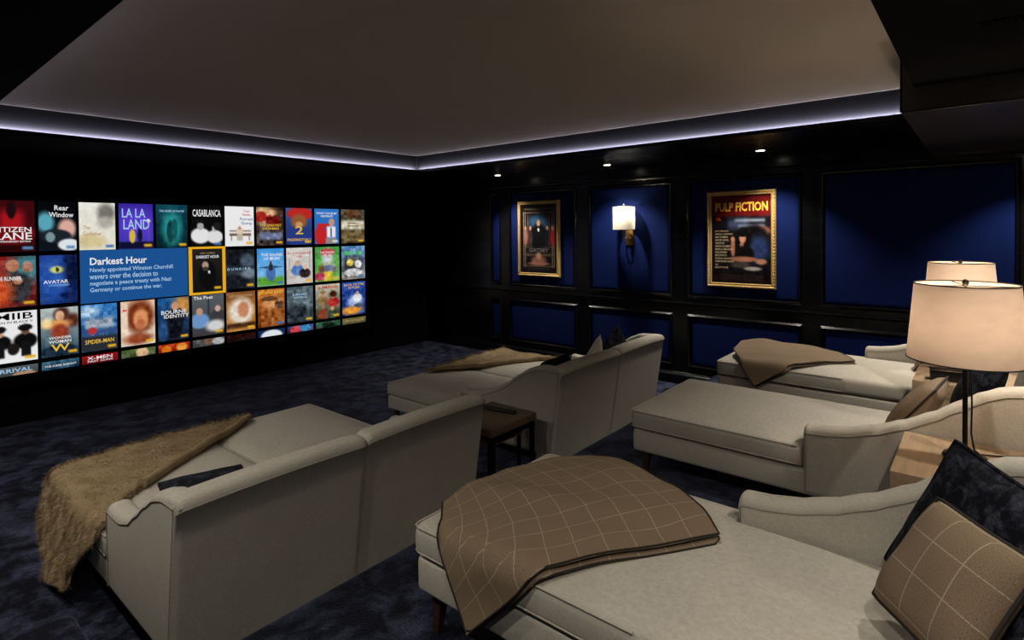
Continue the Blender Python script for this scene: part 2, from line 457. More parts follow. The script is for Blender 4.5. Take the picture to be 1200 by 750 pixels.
# ceiling: tray panel, soffits, fascias, lips
ceil = struct(MB().box(OX0-.2, OX1+.2, OY0-.2, OY1+.2, ZC, ZC+.05).build('ceiling', CEIL))
sof = struct(empty('ceiling_soffit'))
for x0, x1, y0, y1 in ((XL, OX0, YB, YF), (OX1, XR, YB, YF), (OX0, OX1, YB, OY0), (OX0, OX1, OY1, YF)):
    MB().box(x0, x1, y0, y1, ZS, ZS+.02).build('soffit_board', LACQ if x0 > 5 else BLACKWALL, sof)
i0, i1, j0, j1 = OX0-LEDGE, OX1+LEDGE, OY0-LEDGE, OY1+LEDGE
for x0, x1, y0, y1 in ((i0-.02, i0, j0, j1), (i1, i1+.02, j0, j1), (i0, i1, j0-.02, j0), (i0, i1, j1, j1+.02)):
    MB().box(x0, x1, y0, y1, ZS+.0205, ZC-.0005).build('fascia', FASCIA, sof)
for x0, x1, y0, y1 in ((OX0-.008, OX0, OY0, OY1), (OX1, OX1+.008, OY0, OY1), (OX0-.008, OX1+.008, OY0-.008, OY0), (OX0-.008, OX1+.008, OY1, OY1+.008)):
    MB().box(x0, x1, y0, y1, ZS+.0205, ZS+.036).build('ledge_lip', FASCIA, sof)
# LED strips: emitting face turned to the fascia
def led(axis, fixed, sgn, a0, a1, label):
    z0, z1 = ZS+.022, ZS+.034
    mb = MB()
    if axis == 'x':
        y0, y1 = sorted((fixed, fixed+sgn*.006)); mb.box(a0, a1, y0, y1, z0, z1)
    else:
        x0, x1 = sorted((fixed, fixed+sgn*.006)); mb.box(x0, x1, a0, a1, z0, z1)
    o = mb.build('led_strip', BLACKP)
    o.data.materials.append(LEDM)
    want = Vector((0, sgn, 0)) if axis == 'x' else Vector((sgn, 0, 0))
    for p in o.data.polygons:
        if p.normal.dot(want) > .9: p.material_index = 1
    prop(o, label, 'led strip', 'cove light strips')
led('x', OY1+.010, 1, OX0, OX1, 'cool white LED strip glowing in the ceiling cove above the screen')
led('y', OX1+.010, 1, OY0, OY1, 'cool white LED strip glowing in the ceiling cove on the poster wall side')
led('y', OX0-.010, -1, OY0, OY1, 'cool white LED strip in the ceiling cove on the side away from the posters')
# bulkhead over the rear right corner
bk = struct(empty('bulkhead'))
MB().box(4.2, 6.898, YB, .385, 2.67, 2.672).build('bulkhead_base', BULKHEAD_REFL, bk)
MB().box(4.202, 4.22, YB, .383, 2.6722, ZS-.0005).box(4.202, 4.22, OY0+.0005, .383, ZS-.0005, ZC-.001).build('bulkhead_side', BULKHEAD_REFL, bk)
MB().box(4.22, 6.898, .365, .383, 2.6722, ZS-.0005).box(4.22, OX1-.0005, .365, .383, ZS-.0005, ZC-.001).build('bulkhead_front', LACQ, bk)
MB().tube([(4.2, .387, 2.673), (4.2, .387, ZC-.002)], .006).build('corner_bead', LACQ, bk, True)
MB().tube([(4.2, .385, 2.672), (4.2, YB, 2.672)], .005).build('edge_bead', LACQ, bk, True)
# slotted grille in the rear soffit
gv = thing('ceiling_vent', 'black slotted vent grille in the dark rear ceiling beside the boxed bulkhead', 'vent', (3.32, -.08, ZS))
MB().box(-.25, .25, -.10, .10, -.006, -.0005).build('vent_plate', BLACKWALL, gv)
for k in range(9):
    MB().box(-.23, .23, -.085+k*.02, -.078+k*.02, -.014, -.006).build('slat', BLACKWALL, gv)

# ------------------------------------------------------------------ downlights
def make_downlight(label, x, y, z, power, cone, blend=.6):
    t = thing('downlight', label, 'ceiling light', (x, y, z), 0, 'recessed downlights')
    MB().lathe([(.046, -.001), (.062, -.001), (.062, -.005), (.056, -.009), (.048, -.007), (.046, -.001)], n=24, caps=False).build('trim_ring', BRONZE, t, True)
    MB().lathe([(.046, -.003), (.040, -.008), (.026, -.011), (.0005, -.012)], n=20, caps=False).build('lens', LENS, t, True)
    lamp('SPOT', 'spot_beam', (0, 0, -.022), power, (1, .92, .80), t, .03, spot_size=math.radians(cone), spot_blend=blend)
    return t
for y, lb in ((5.62, 'small lit downlight in the dark soffit by the far tuxedo poster'),
              (3.74, 'small lit downlight in the dark soffit above the wall sconce'),
              (1.85, 'small lit downlight in the dark soffit above the red and yellow poster')):
    make_downlight(lb, 6.43, y, ZS, P_WALL, 105)
make_downlight('lit downlight under the boxed bulkhead over the rear corner', 6.43, -.36, 2.67, P_WALL*.6, 105)
for y, k, lb in ((5.62, 1, 'near the screen'), (3.74, .95, 'beside the front row'), (1.85, .7, 'above the carpeted step'), (-.03, .6, 'behind the carpeted step')):
    make_downlight('unseen added downlight in the soffit away from the posters, ' + lb, .05, y, ZS, P_LEFT*k, 140)  # out of view, added to light the front lounges and step
for x, z, k, lb in ((1.2, ZS, .9, 'behind the foreground lounge'), (2.7, ZS, 1.0, 'behind the near oak table'), (4.0, ZS, 2.5, 'beside the boxed bulkhead'), (5.4, 2.67, 1.9, 'under the bulkhead at the wall lounge')):
    make_downlight('unseen added downlight over the back row, ' + lb, x, -.35, z, P_REAR*k, 125, 1.0)  # out of view, added to brighten the back row seat tops

# ------------------------------------------------------------------ projection screen
class Canvas:
    def __init__(s, w, h):
        s.w, s.h = w, h
        s.X, s.Y = np.meshgrid((np.arange(w+1))/w, (np.arange(h+1))/h)
        s.c = np.zeros((h+1, w+1, 3)); s.asp = h/w
    def L(s, c): return np.array(c, float)
    def bg(s, a, b):
        t = s.Y[..., None]; s.c = s.L(a)*(1-t)+s.L(b)*t; return s
    def mix(s, m, col): s.c = s.c*(1-m[..., None])+s.L(col)*m[..., None]; return s
    def E(s, cx, cy, rx, ry, col, soft=.22):
        d = np.sqrt(((s.X-cx)/rx)**2+((s.Y-cy)/ry)**2)
        return s.mix(np.clip((1+soft/2-d)/soft, 0, 1), col)
    def R(s, x0, y0, x1, y1, col, soft=.03):
        m = np.clip((s.X-x0)/soft+.5, 0, 1)*np.clip((x1-s.X)/soft+.5, 0, 1)*np.clip((s.Y-y0)/soft+.5, 0, 1)*np.clip((y1-s.Y)/soft+.5, 0, 1)
        return s.mix(m, col)
    def N(s, amt, seed):
        r = np.random.RandomState(seed)
        n = r.rand(s.h+1, s.w+1, 1)-.5
        n2 = np.kron(r.rand((s.h+4)//4+1, (s.w+4)//4+1), np.ones((4, 4)))[:s.h+1, :s.w+1, None]-.5
        s.c = np.clip(s.c+(n*.6+n2)*amt, 0, 255); return s
    def P(s, cx, cy, k, body, skin):                # a plain figure: shoulders and head
        s.E(cx, cy+k*.75, k*1.0, k*.62, body); s.E(cx, cy, k*.34, k*.30, skin); return s
    def badge(s, col=(235, 180, 40)): return s.R(.72, .90, .95, .955, col)

def paint_mesh(name, cv, P0, U, V, mat, parent):
    """grid of cv.w x cv.h cells; P0 top left, U across, V down"""
    P0, U, V = np.array(P0, float), np.array(U, float), np.array(V, float)
    P = P0 + cv.X[..., None]*U + cv.Y[..., None]*V
    n = cv.w+1
    faces = [(r*n+c, r*n+c+n, r*n+c+n+1, r*n+c+1) for r in range(cv.h) for c in range(cv.w)]
    me = bpy.data.meshes.new(name)
    me.from_pydata([tuple(p) for p in P.reshape(-1, 3)], [], faces)
    at = me.color_attributes.new('paint', 'FLOAT_COLOR', 'POINT')
    x = np.clip(cv.c.reshape(-1, 3)/255, 0, 1)
    l = np.where(x <= .04045, x/12.92, ((x+.055)/1.055)**2.4)
    at.data.foreach_set('color', np.concatenate([l, np.ones((len(l), 1))], 1).astype(np.float32).ravel())
    me.materials.append(mat)
    o = bpy.data.objects.new(name, me); COL.objects.link(o); o.parent = parent
    return o

TEXTS = []
def text(body, x, z, wid, hei, mat, parent, wall='front', off=0, align='CENTER', name='text_source', shear=0, bold=0):
    """centre x (or y on the right wall), z, target width and line height in metres; fitted after one update"""
    cu = bpy.data.curves.new(name, 'FONT'); cu.body = body; cu.size = 1; cu.align_x = align; cu.align_y = 'CENTER'
    cu.shear = shear; cu.resolution_u = 2; cu.offset = bold
    cu.materials.append(mat)
    o = bpy.data.objects.new(name, cu); COL.objects.link(o)
    if wall == 'front': o.location = (x, off, z); o.rotation_euler = (PI/2, 0, 0)
    else: o.location = (off, x, z); o.rotation_euler = (PI/2, 0, -PI/2)
    o.parent = parent
    TEXTS.append((o, wid, hei))
    return o

scr = thing('projection_screen', 'wide black projection screen lit with rows of film posters', 'screen', (0, 0, 0))
YS = 7.66
MB().box(.62, 5.62, YS, YS+.03, .52, 2.62).build('screen_cloth', SCREENM, scr)
fr = MB(); fr.box(.52, .62, YS-.015, YS+.04, .42, 2.72).box(5.62, 5.72, YS-.015, YS+.04, .42, 2.72).box(.62, 5.62, YS-.015, YS+.04, .42, .52).box(.62, 5.62, YS-.015, YS+.04, 2.62, 2.72)
fr.build('screen_frame', BLACKWALL, scr)
COLX = [(1.06, 1.364), (1.392, 1.714), (1.740, 2.078), (2.114, 2.464), (2.496, 2.845), (2.883, 3.270), (3.302, 3.685), (3.722, 4.109), (4.148, 4.556), (4.600, 5.012), (5.055, 5.483)]
COLX[0] = (.99, 1.362)
ROWZ = [(2.335, 1.806), (1.760, 1.238), (1.192, .670), (.625, .535)]
# each entry: painter, then title lines (text, x, y, width, height, material) in fractions of the poster
def cv(): return Canvas(32, 46)
POST = {}
POST[0, 0] = (cv().bg((60, 10, 14), (70, 12, 16)).R(.25, .2, .75, .8, (170, 22, 30), .2).E(.5, .18, .10, .18, (30, 12, 16)).R(0, .55, 1, .72, (110, 16, 22)).R(0, .86, 1, 1, (40, 8, 10)).badge((90, 140, 190)),
              [('CITIZEN', .5, .57, .85, .10, WHITE_T), ('KANE', .5, .70, .85, .14, WHITE_T), ('75TH ANNIVERSARY EDITION', .5, .80, .8, .035, WHITE_T)])
POST[0, 1] = (cv().bg((6, 8, 12), (16, 22, 30)).E(.18, .42, .22, .2, (90, 170, 190), .6).E(.75, .55, .24, .2, (225, 175, 160), .5).E(.45, .70, .42, .14, (30, 36, 44)).E(.3, .72, .12, .1, (120, 150, 160)).E(.8, .88, .3, .12, (230, 235, 240)).badge((90, 140, 190)),
              [('Rear', .6, .13, .38, .10, WHITE_T), ('Window', .6, .27, .66, .10, WHITE_T)])
POST[0, 2] = (cv().bg((238, 236, 228), (232, 226, 206)).E(.75, .22, .24, .2, (120, 116, 110), .7).E(.72, .42, .22, .12, (180, 175, 165), .7).E(.3, .82, .4, .14, (215, 200, 150), .7).N(14, 1).badge((70, 120, 180)),
              [('The', .2, .53, .18, .08, TAN_T), ('Godfather', .35, .66, .52, .09, TAN_T)])
POST[0, 3] = (cv().bg((58, 40, 160), (70, 60, 190)).E(.5, .45, .5, .3, (90, 60, 210), .8).R(0, .84, 1, 1, (18, 16, 50)).E(.38, .72, .09, .15, (220, 190, 60)).E(.6, .7, .07, .16, (20, 20, 40)).E(.86, .38, .05, .05, (250, 240, 230)).R(.85, .4, .875, .86, (120, 90, 170)).badge(),
              [('LA LA', .42, .22, .68, .2, PALE_T), ('LAND', .5, .47, .76, .22, PALE_T)])
POST[0, 4] = (cv().bg((16, 70, 84), (6, 32, 40)).E(.5, .55, .3, .38, (40, 150, 150), .8).E(.45, .62, .12, .26, (14, 60, 66)).E(.58, .58, .1, .26, (20, 90, 90)).N(16, 2).badge(),
              [('THE SHAPE OF WATER', .5, .15, .8, .05, PALE_T)])
POST[0, 5] = (cv().bg((10, 10, 12), (14, 14, 16)).P(.3, .50, .30, (235, 235, 235), (170, 170, 170)).P(.75, .56, .26, (228, 228, 228), (190, 190, 190)).E(.28, .38, .14, .05, (20, 20, 20)).E(.83, .50, .12, .1, (30, 30, 30)).badge((70, 120, 180)),
              [('CASABLANCA', .5, .19, .88, .17, WHITE_T)])
POST[0, 6] = (cv().bg((244, 244, 244), (240, 240, 240)).R(.15, .68, .9, .74, (110, 80, 60)).R(.15, .60, .9, .63, (120, 90, 70)).E(.5, .62, .12, .1, (225, 205, 180)).E(.5, .54, .05, .045, (190, 140, 110)).R(.2, .74, .23, .86, (100, 80, 60)).R(.82, .74, .85, .86, (100, 80, 60)).R(.4, .7, .6, .86, (190, 180, 165)).badge(),
              [('Tom\nHanks.', .74, .16, .3, .15, RED_T), ('Forrest\nGump', .74, .37, .46, .2, BLUE_T)])
POST[0, 7] = (cv().bg((60, 40, 30), (70, 60, 55)).E(.3, .2, .4, .25, (225, 190, 140), .8).E(.15, .25, .25, .14, (170, 40, 30)).P(.6, .14, .28, (120, 30, 26), (215, 160, 120)).R(.1, .66, .95, .86, (120, 130, 165), .1).R(.1, .86, .95, .96, (40, 34, 36)).N(50, 3).badge(),
              [('THE GREATEST\nSHOWMAN', .52, .52, .8, .15, YEL_T)])
POST[0, 8] = (cv().bg((60, 90, 160), (30, 40, 90)).E(.55, .15, .5, .18, (190, 40, 36)).E(.5, .36, .30, .20, (150, 90, 50), .4).E(.5, .45, .14, .08, (200, 150, 100)).E(.5, .78, .55, .26, (40, 60, 130)).badge(),
              [('2', .5, .62, .3, .22, YEL_T), ('PADDINGTON 2', .5, .87, .9, .07, YEL_T)])
POST[0, 9] = (cv().bg((50, 120, 200), (36, 104, 190)).E(.25, .75, .25, .3, (200, 36, 40), .3).R(.1, .42, .6, .52, (200, 36, 40)).E(.7, .38, .12, .11, (200, 150, 120)).R(.5, .5, .86, .82, (240, 240, 244), .06).R(.64, .54, .70, .8, (30, 40, 110)).R(.45, .84, .9, 1, (150, 140, 130)).badge((220, 225, 235)),
              [("WON'T YOU BE MY\nNEIGHBOR?", .5, .17, .85, .14, WHITE_T)])
POST[0, 10] = (cv().bg((70, 76, 60), (60, 50, 34)).E(.5, .12, .4, .16, (96, 66, 44), .6).R(0, .32, 1, .60, (214, 206, 180), .1).R(0, .62, 1, .95, (110, 90, 56), .1).R(.3, .39, .7, .42, (110, 96, 70)).R(.25, .47, .75, .50, (110, 96, 70)).N(60, 4).badge(),
               [])
POST[1, 0] = (cv().bg((150, 40, 34), (90, 30, 30)).E(.85, .2, .4, .3, (60, 120, 130), .9).E(.5, .18, .14, .12, (190, 130, 100)).E(.82, .22, .12, .11, (170, 120, 100)).E(.6, .62, .3, .3, (40, 40, 46)).E(.6, .48, .1, .08, (180, 130, 100)).E(.2, .7, .3, .3, (200, 80, 40), .9).N(40, 5).badge(),
              [('BLADE RUNNER', .35, .44, .66, .08, WHITE_T)])
POST[1, 1] = (cv().bg((24, 48, 120), (16, 36, 90)).E(.30, .5, .45, .5, (40, 84, 170), .9).E(.45, .30, .18, .07, (220, 220, 120), .6).E(.46, .30, .05, .05, (40, 50, 30)).E(.85, .3, .2, .4, (12, 24, 60), .8).E(.75, .84, .22, .06, (20, 30, 80)).E(.5, .62, .3, .03, (90, 140, 210)).N(22, 6),
              [('AVATAR', .42, .55, .66, .07, WHITE_T)])
POST[1, 6] = (cv().bg((36, 44, 54), (50, 58, 66)).E(.5, .2, .55, .24, (20, 24, 30), .4).E(.75, .3, .25, .18, (70, 84, 100), .5).E(.3, .85, .5, .2, (24, 28, 34)).E(.8, .62, .25, .12, (120, 134, 148), .8).N(20, 7).badge(),
              [('D U N K I R K', .45, .5, .8, .06, PALE_T)])
POST[1, 7] = (cv().bg((60, 150, 225), (150, 200, 240)).R(0, .76, 1, 1, (90, 160, 50), .1).E(.5, .5, .42, .025, (40, 50, 60)).E(.5, .38, .05, .045, (90, 60, 50)).E(.5, .66, .18, .22, (70, 110, 170)).E(.5, .5, .09, .1, (34, 40, 50)).N(22, 8).badge((70, 120, 180)),
              [('THE SOUND\nOF MUSIC', .55, .22, .8, .17, WHITE_T)])
POST[1, 8] = (cv().bg((220, 214, 208), (200, 190, 184)).R(.1, .3, .12, .6, (120, 110, 110)).R(.88, .1, .9, .6, (120, 110, 110)).P(.42, .44, .25, (90, 130, 190), (210, 160, 130)).P(.7, .55, .22, (40, 30, 34), (225, 180, 150)).R(.0, .86, 1, 1, (210, 205, 205)).N(26, 9).badge(),
              [("It's a Wonderful\nLife", .48, .2, .88, .16, RED_T)])
POST[1, 9] = (cv().bg((70, 160, 70), (120, 180, 90)).R(.3, .1, .7, .5, (210, 210, 220), .2).E(.5, .15, .3, .1, (200, 60, 70), .6).R(.35, .65, .7, 1, (220, 190, 60), .1).P(.5, .5, .16, (70, 90, 150), (200, 150, 120)).P(.28, .52, .16, (110, 90, 60), (150, 120, 80)).P(.74, .52, .16, (120, 126, 130), (160, 160, 160)).E(.18, .85, .2, .12, (190, 60, 90), .6).N(40, 10).badge(),
              [('THE WIZARD\nOF OZ', .5, .2, .6, .13, WHITE_T)])
POST[1, 10] = (cv().bg((90, 140, 190), (150, 140, 130)).E(.5, .6, .5, .3, (70, 70, 74), .5).E(.35, .5, .15, .1, (220, 200, 90)).E(.7, .55, .15, .12, (230, 230, 235)).E(.5, .8, .4, .12, (200, 200, 205)).N(70, 11).badge((70, 120, 180)),
               [('MOVIE', .5, .22, .76, .12, GREEN_T)])
POST[2, 0] = (cv().bg((240, 240, 240), (244, 244, 244)).P(.2, .42, .24, (14, 14, 16), (200, 160, 130)).E(.2, .34, .14, .07, (20, 18, 18)).P(.74, .40, .26, (12, 12, 14), (110, 76, 56)).E(.74, .33, .16, .07, (20, 16, 16)).R(.1, .6, .3, .9, (20, 20, 22)).R(.64, .6, .86, .9, (20, 20, 22)).E(.48, .74, .13, .12, (30, 26, 24)).badge(),
              [('MIIB', .5, .10, .8, .13, BLACK_T), ('MEN IN BLACK II', .5, .21, .78, .045, BLACK_T)])
POST[2, 1] = (cv().bg((190, 200, 196), (30, 60, 76)).E(.55, .15, .22, .16, (70, 40, 34), .5).E(.5, .17, .12, .11, (215, 165, 130)).E(.85, .28, .18, .14, (90, 46, 36), .7).E(.4, .34, .38, .09, (225, 150, 80), .7).E(.15, .3, .14, .09, (255, 230, 170), .9).E(.5, .5, .24, .16, (150, 60, 40), .5).E(.5, .9, .5, .14, (24, 40, 56)).N(24, 12).badge(),
              [('WONDER', .5, .62, .6, .05, WHITE_T), ('WOMAN', .5, .70, .6, .06, WHITE_T), ('W', .5, .83, .5, .15, YEL_T)])
POST[2, 2] = (cv().bg((60, 130, 200), (40, 70, 110)).E(.2, .15, .3, .12, (170, 200, 230), .8).R(.1, .30, .9, .52, (150, 165, 180), .1).N(60, 13).R(0, .54, 1, .64, (50, 80, 130), .1).E(.3, .56, .12, .08, (190, 50, 50)).R(0, .68, 1, 1, (44, 46, 54), .05).badge(),
              [('SPIDER-MAN', .5, .80, .8, .09, YEL_T)])
POST[2, 3] = (cv().bg((235, 200, 170), (230, 220, 205)).E(.55, .36, .42, .38, (120, 50, 24), .5).E(.58, .42, .22, .24, (225, 150, 100), .4).E(.58, .52, .14, .1, (190, 110, 70), .6).R(.02, .05, .2, .95, (240, 215, 190), .05).E(.5, .86, .4, .12, (150, 70, 40), .7).N(26, 14).badge(),
              [('MI', .12, .2, .12, .06, RED_T)])
POST[2, 4] = (cv().bg((30, 90, 150), (20, 30, 50)).E(.8, .2, .3, .25, (200, 140, 70), .9).P(.55, .2, .34, (20, 24, 36), (205, 155, 120)).E(.5, .7, .3, .3, (18, 20, 30)).E(.15, .75, .15, .25, (40, 80, 130), .7).N(26, 15).badge(),
              [('BOURNE', .5, .34, .8, .09, WHITE_T), ('IDENTITY', .58, .44, .8, .08, WHITE_T)])
POST[2, 5] = (cv().bg((90, 96, 100), (60, 60, 64)).P(.22, .40, .3, (110, 150, 200), (190, 150, 125)).P(.8, .36, .26, (60, 60, 64), (205, 170, 150)).R(.48, .0, .53, .5, (40, 44, 50)).E(.72, .78, .3, .14, (215, 215, 215), .6).badge(),
              [('The Post', .34, .07, .6, .08, WHITE_T)])
POST[2, 6] = (cv().bg((150, 96, 50), (190, 130, 60)).R(0, 0, 1, .2, (140, 90, 50)).E(.5, .5, .42, .34, (232, 220, 205), .5).E(.58, .46, .2, .2, (196, 130, 90), .4).R(0, .80, 1, .93, (70, 40, 18), .06).N(24, 16).badge(),
              [('LAWRENCE OF ARABIA', .5, .1, .85, .06, TAN_T)])
POST[2, 7] = (cv().bg((200, 120, 50), (120, 60, 24)).E(.45, .4, .26, .2, (205, 140, 84), .5).E(.42, .25, .3, .07, (96, 60, 30)).P(.8, .3, .18, (90, 60, 40), (200, 150, 110)).E(.5, .75, .42, .24, (150, 84, 36), .6).N(60, 17).badge((70, 120, 180)),
              [('INDIANA JONES', .5, .09, .92, .11, YEL_T)])
POST[2, 8] = (cv().bg((84, 100, 108), (50, 60, 66)).E(.55, .5, .4, .2, (110, 126, 134), .7).E(.4, .7, .4, .2, (36, 44, 50), .6).N(46, 18).badge(),
              [('JURASSIC\nWORLD', .5, .26, .6, .14, PALE_T)])
POST[2, 9] = (cv().bg((200, 190, 170), (50, 60, 40)).P(.3, .3, .22, (140, 110, 70), (205, 150, 110)).E(.3, .23, .14, .04, (150, 120, 80)).P(.72, .36, .24, (170, 40, 40), (220, 170, 140)).E(.72, .3, .15, .1, (70, 36, 26), .5).P(.3, .68, .24, (130, 60, 40), (150, 100, 70)).P(.68, .72, .22, (60, 80, 60), (200, 150, 120)).N(36, 19).badge(),
              [('JUMANJI', .5, .09, .85, .1, RED_T)])
POST[2, 10] = (cv().bg((40, 80, 170), (20, 40, 110)).E(.55, .6, .3, .2, (180, 200, 240), .9).P(.65, .34, .2, (230, 235, 245), (210, 170, 140)).E(.4, .86, .45, .12, (230, 150, 50), .7).E(.7, .72, .2, .07, (90, 100, 120)).N(40, 20).badge((70, 120, 180)),
               [('BACK TO THE\nFUTURE', .5, .13, .85, .16, YEL_T)])
def half(): return Canvas(32, 8)
POST[3, 0] = (half().bg((84, 96, 98), (60, 66, 68)).E(.7, .95, .25, .3, (180, 140, 110)), [('ARRIVAL', .45, .45, .85, .45, PALE_T)])
POST[3, 1] = (half().bg((60, 100, 120), (30, 66, 90)).N(60, 21), [('THE DARK KNIGHT', .5, .6, .85, .22, WHITE_T)])
POST[3, 2] = (half().bg((150, 24, 26), (110, 16, 20)), [('X-MEN', .5, .36, .7, .4, WHITE_T), ('FIRST CLASS', .5, .75, .7, .2, WHITE_T)])
POST[3, 3] = (half().bg((90, 110, 60), (60, 76, 44)).E(.6, .5, .18, .7, (220, 180, 140)).N(50, 22), [])
POST[3, 4] = (half().bg((190, 60, 20), (140, 30, 14)).E(.25, .7, .16, .5, (230, 130, 40)).E(.75, .6, .18, .6, (230, 150, 60)).N(40, 23), [])
POST[3, 5] = (half().bg((90, 90, 92), (60, 60, 62)).E(.5, .3, .14, .6, (120, 90, 70)).E(.8, .5, .2, .5, (190, 190, 192)).N(40, 24), [])
POST[3, 6] = (half().bg((44, 16, 14), (26, 12, 10)).N(20, 25), [])
POST[3, 7] = (half().bg((20, 44, 90), (16, 36, 80)).E(.5, .95, .4, .9, (230, 236, 240), .2), [])
POST[3, 8] = (half().bg((60, 90, 150), (90, 40, 70)).E(.3, .6, .2, .6, (190, 50, 60)).E(.7, .6, .2, .6, (60, 140, 190)).N(60, 26), [])
POST[3, 9] = (half().bg((60, 110, 80), (30, 60, 44)).E(.5, .6, .25, .6, (24, 36, 30)).N(36, 27), [])
POST[3, 10] = (half().bg((120, 110, 66), (90, 84, 56)).N(20, 28), [('LORD OF THE RINGS', .5, .5, .85, .3, TAN_T)])
POST[1, 5] = (cv().bg((34, 33, 31), (20, 19, 18)).R(0, 0, 1, .06, (36, 34, 32)).E(.5, .62, .30, .34, (14, 14, 15)).E(.42, .38, .11, .09, (180, 150, 130)).E(.42, .46, .1, .05, (60, 55, 50)).E(.55, .54, .04, .03, (230, 230, 230)).badge(),
              [('DARKEST HOUR', .5, .18, .78, .07, WHITE_T), ('GARY OLDMAN', .5, .09, .5, .03, TAN_T)])
for (r, c), (canvas, titles) in sorted(POST.items()):
    (x0, x1), (z1, z0) = COLX[c], ROWZ[r]
    if (r, c) == (1, 5): x0, x1, z1, z0 = 2.900, 3.256, 1.775, 1.235
    p = paint_mesh('film_poster', canvas, (x0, YS-.003, z1), (x1-x0, 0, 0), (0, 0, z0-z1), POSTER_EMIT, scr)
    for (b, fx, fy, fw, fh, mt) in titles:
        text(b, x0+fx*(x1-x0), z1+fy*(z0-z1), fw*(x1-x0), fh*(z1-z0), mt, p, off=YS-.006, bold=.012)
inf = MB().box(1.740, 2.838, YS-.005, YS-.001, 1.210, 1.803).build('info_panel', INFO_M, scr)
text('Darkest Hour', 1.825, 1.672, .56, .082, WHITE_T, inf, off=YS-.008, align='LEFT', bold=.022)
for k, ln in enumerate(('Newly appointed Winston Churchill', 'wavers over the decision to', 'negotiate a peace treaty with Nazi', 'Germany or continue the war.')):
    text(ln, 1.825, 1.578-k*.075, (.84, .68, .82, .72)[k], .062, PALE_T, inf, off=YS-.008, align='LEFT', bold=.012)
hl = MB()
for x0, x1, z0, z1 in ((2.852, 2.893, 1.200, 1.810), (3.262, 3.300, 1.200, 1.810), (2.893, 3.262, 1.200, 1.228), (2.893, 3.262, 1.782, 1.810)):
    hl.box(x0, x1, YS-.006, YS-.001, z0, z1)
hl.build('highlight_frame', FRAME_M, scr)

# ------------------------------------------------------------------ framed posters on the right wall
def framed(name, label, y0, y1, z0, z1, canvas):
    t = thing(name, label, 'picture', (0, 0, 0), 0, 'gilt framed posters')
    xb, fw = 6.9015, .055
    prof = [(0, xb), (0, 6.880), (.008, 6.868), (.020, 6.862), (.030, 6.868), (.036, 6.874), (.042, 6.866), (.048, 6.866), (fw, 6.880), (fw, xb)]
    loops = [[(x, y0+o, z0+o), (x, y1-o, z0+o), (x, y1-o, z1-o), (x, y0+o, z1-o)] for o, x in prof]
    f = MB().loft(loops, caps=False).build('gilt_frame', GOLD, t, True, 30)
    bd = MB()
    def bead(y, z, ay, az):
        R = []
        for k, (q, h) in enumerate(((1, 0), (.75, .6), (.25, 1))):
            R.append([(6.868-h*.012, y+ay*q*math.cos(a), z+az*q*math.sin(a)) for a in np.arange(6)*PI/3])
        bd.loft(R)
    ny = int((y1-y0-.04)/.036); nz = int((z1-z0-.04)/.036)
    for k in range(ny+1):
        y = y0+.02+(y1-y0-.04)*k/ny
        bead(y, z0+.018, .015, .011); bead(y, z1-.018, .015, .011)
    for k in range(1, nz):
        z = z0+.02+(z1-z0-.04)*k/nz
        bead(y0+.018, z, .011, .015); bead(y1-.018, z, .011, .015)
    b = bd.build('beading', GOLD, f, True, 60); b['kind'] = 'stuff'
    MB().box(6.889, 6.9012, y0+fw-.004, y1-fw+.004, z0+fw-.004, z1-fw+.004).build('backing_board', BLACKP, t)
    p = paint_mesh('printed_poster', canvas, (6.887, y1-fw, z1-fw), (0, -(y1-y0-2*fw), 0), (0, 0, -(z1-z0-2*fw)), POSTER_PRINT, t)
    return t, p, (y1-fw, z1-fw, y1-y0-2*fw, z1-z0-2*fw)

pf = Canvas(64, 92).bg((66, 12, 12), (30, 20, 18)).R(0, 0, 1, .24, (92, 14, 14), .04)
pf.R(0, .24, 1, .92, (18, 16, 20), .04).R(.28, .26, .62, .38, (56, 66, 92), .08).R(.40, .27, .9, .30, (128, 140, 160), .03).R(.45, .33, .9, .36, (104, 114, 136), .03)
pf.E(.84, .40, .16, .05, (118, 76, 60), .5).E(.72, .50, .24, .16, (15, 12, 14), .3).E(.80, .62, .17, .15, (36, 52, 92), .7)
pf.E(.55, .49, .13, .13, (13, 11, 13), .2).E(.535, .485, .055, .060, (190, 134, 108), .3).E(.535, .445, .075, .028, (13, 11, 13), .3)
pf.E(.52, .58, .035, .05, (176, 120, 96), .4).E(.56, .66, .16, .09, (14, 12, 14), .3).E(.37, .60, .035, .10, (170, 112, 88), .4).E(.55, .725, .24, .030, (168, 110, 86), .4)
pf.E(.37, .50, .035, .030, (186, 130, 104), .4).E(.84, .75, .09, .03, (180, 124, 100), .5).E(.50, .79, .16, .035, (70, 62, 60), .5).E(.70, .83, .14, .022, (170, 164, 156), .5)
pf.R(0, .89, 1, 1, (22, 12, 12), .04)
for k in range(4): pf.R(.15, .905+k*.018, .88, .912+k*.018, (58, 48, 48), .012)
pf.N(14, 31)
t, p, (ty, tz, tw, th) = framed('framed_poster', 'gilt framed film poster with yellow block title on a red band', 1.81, 2.605, 1.27, 2.425, pf)
def wall_text(b, fx, fy, fw_, fh, mt, bold=.02, align='CENTER'):
    return text(b, ty-fx*tw, tz-fy*th, fw_*tw, fh*th, mt, p, 'right', 6.885, align, bold=bold)
wall_text('PULP FICTION', .51, .135, .88, .105, PRINT_YEL, .03)
wall_text('10c', .12, .27, .08, .04, PRINT_RED)
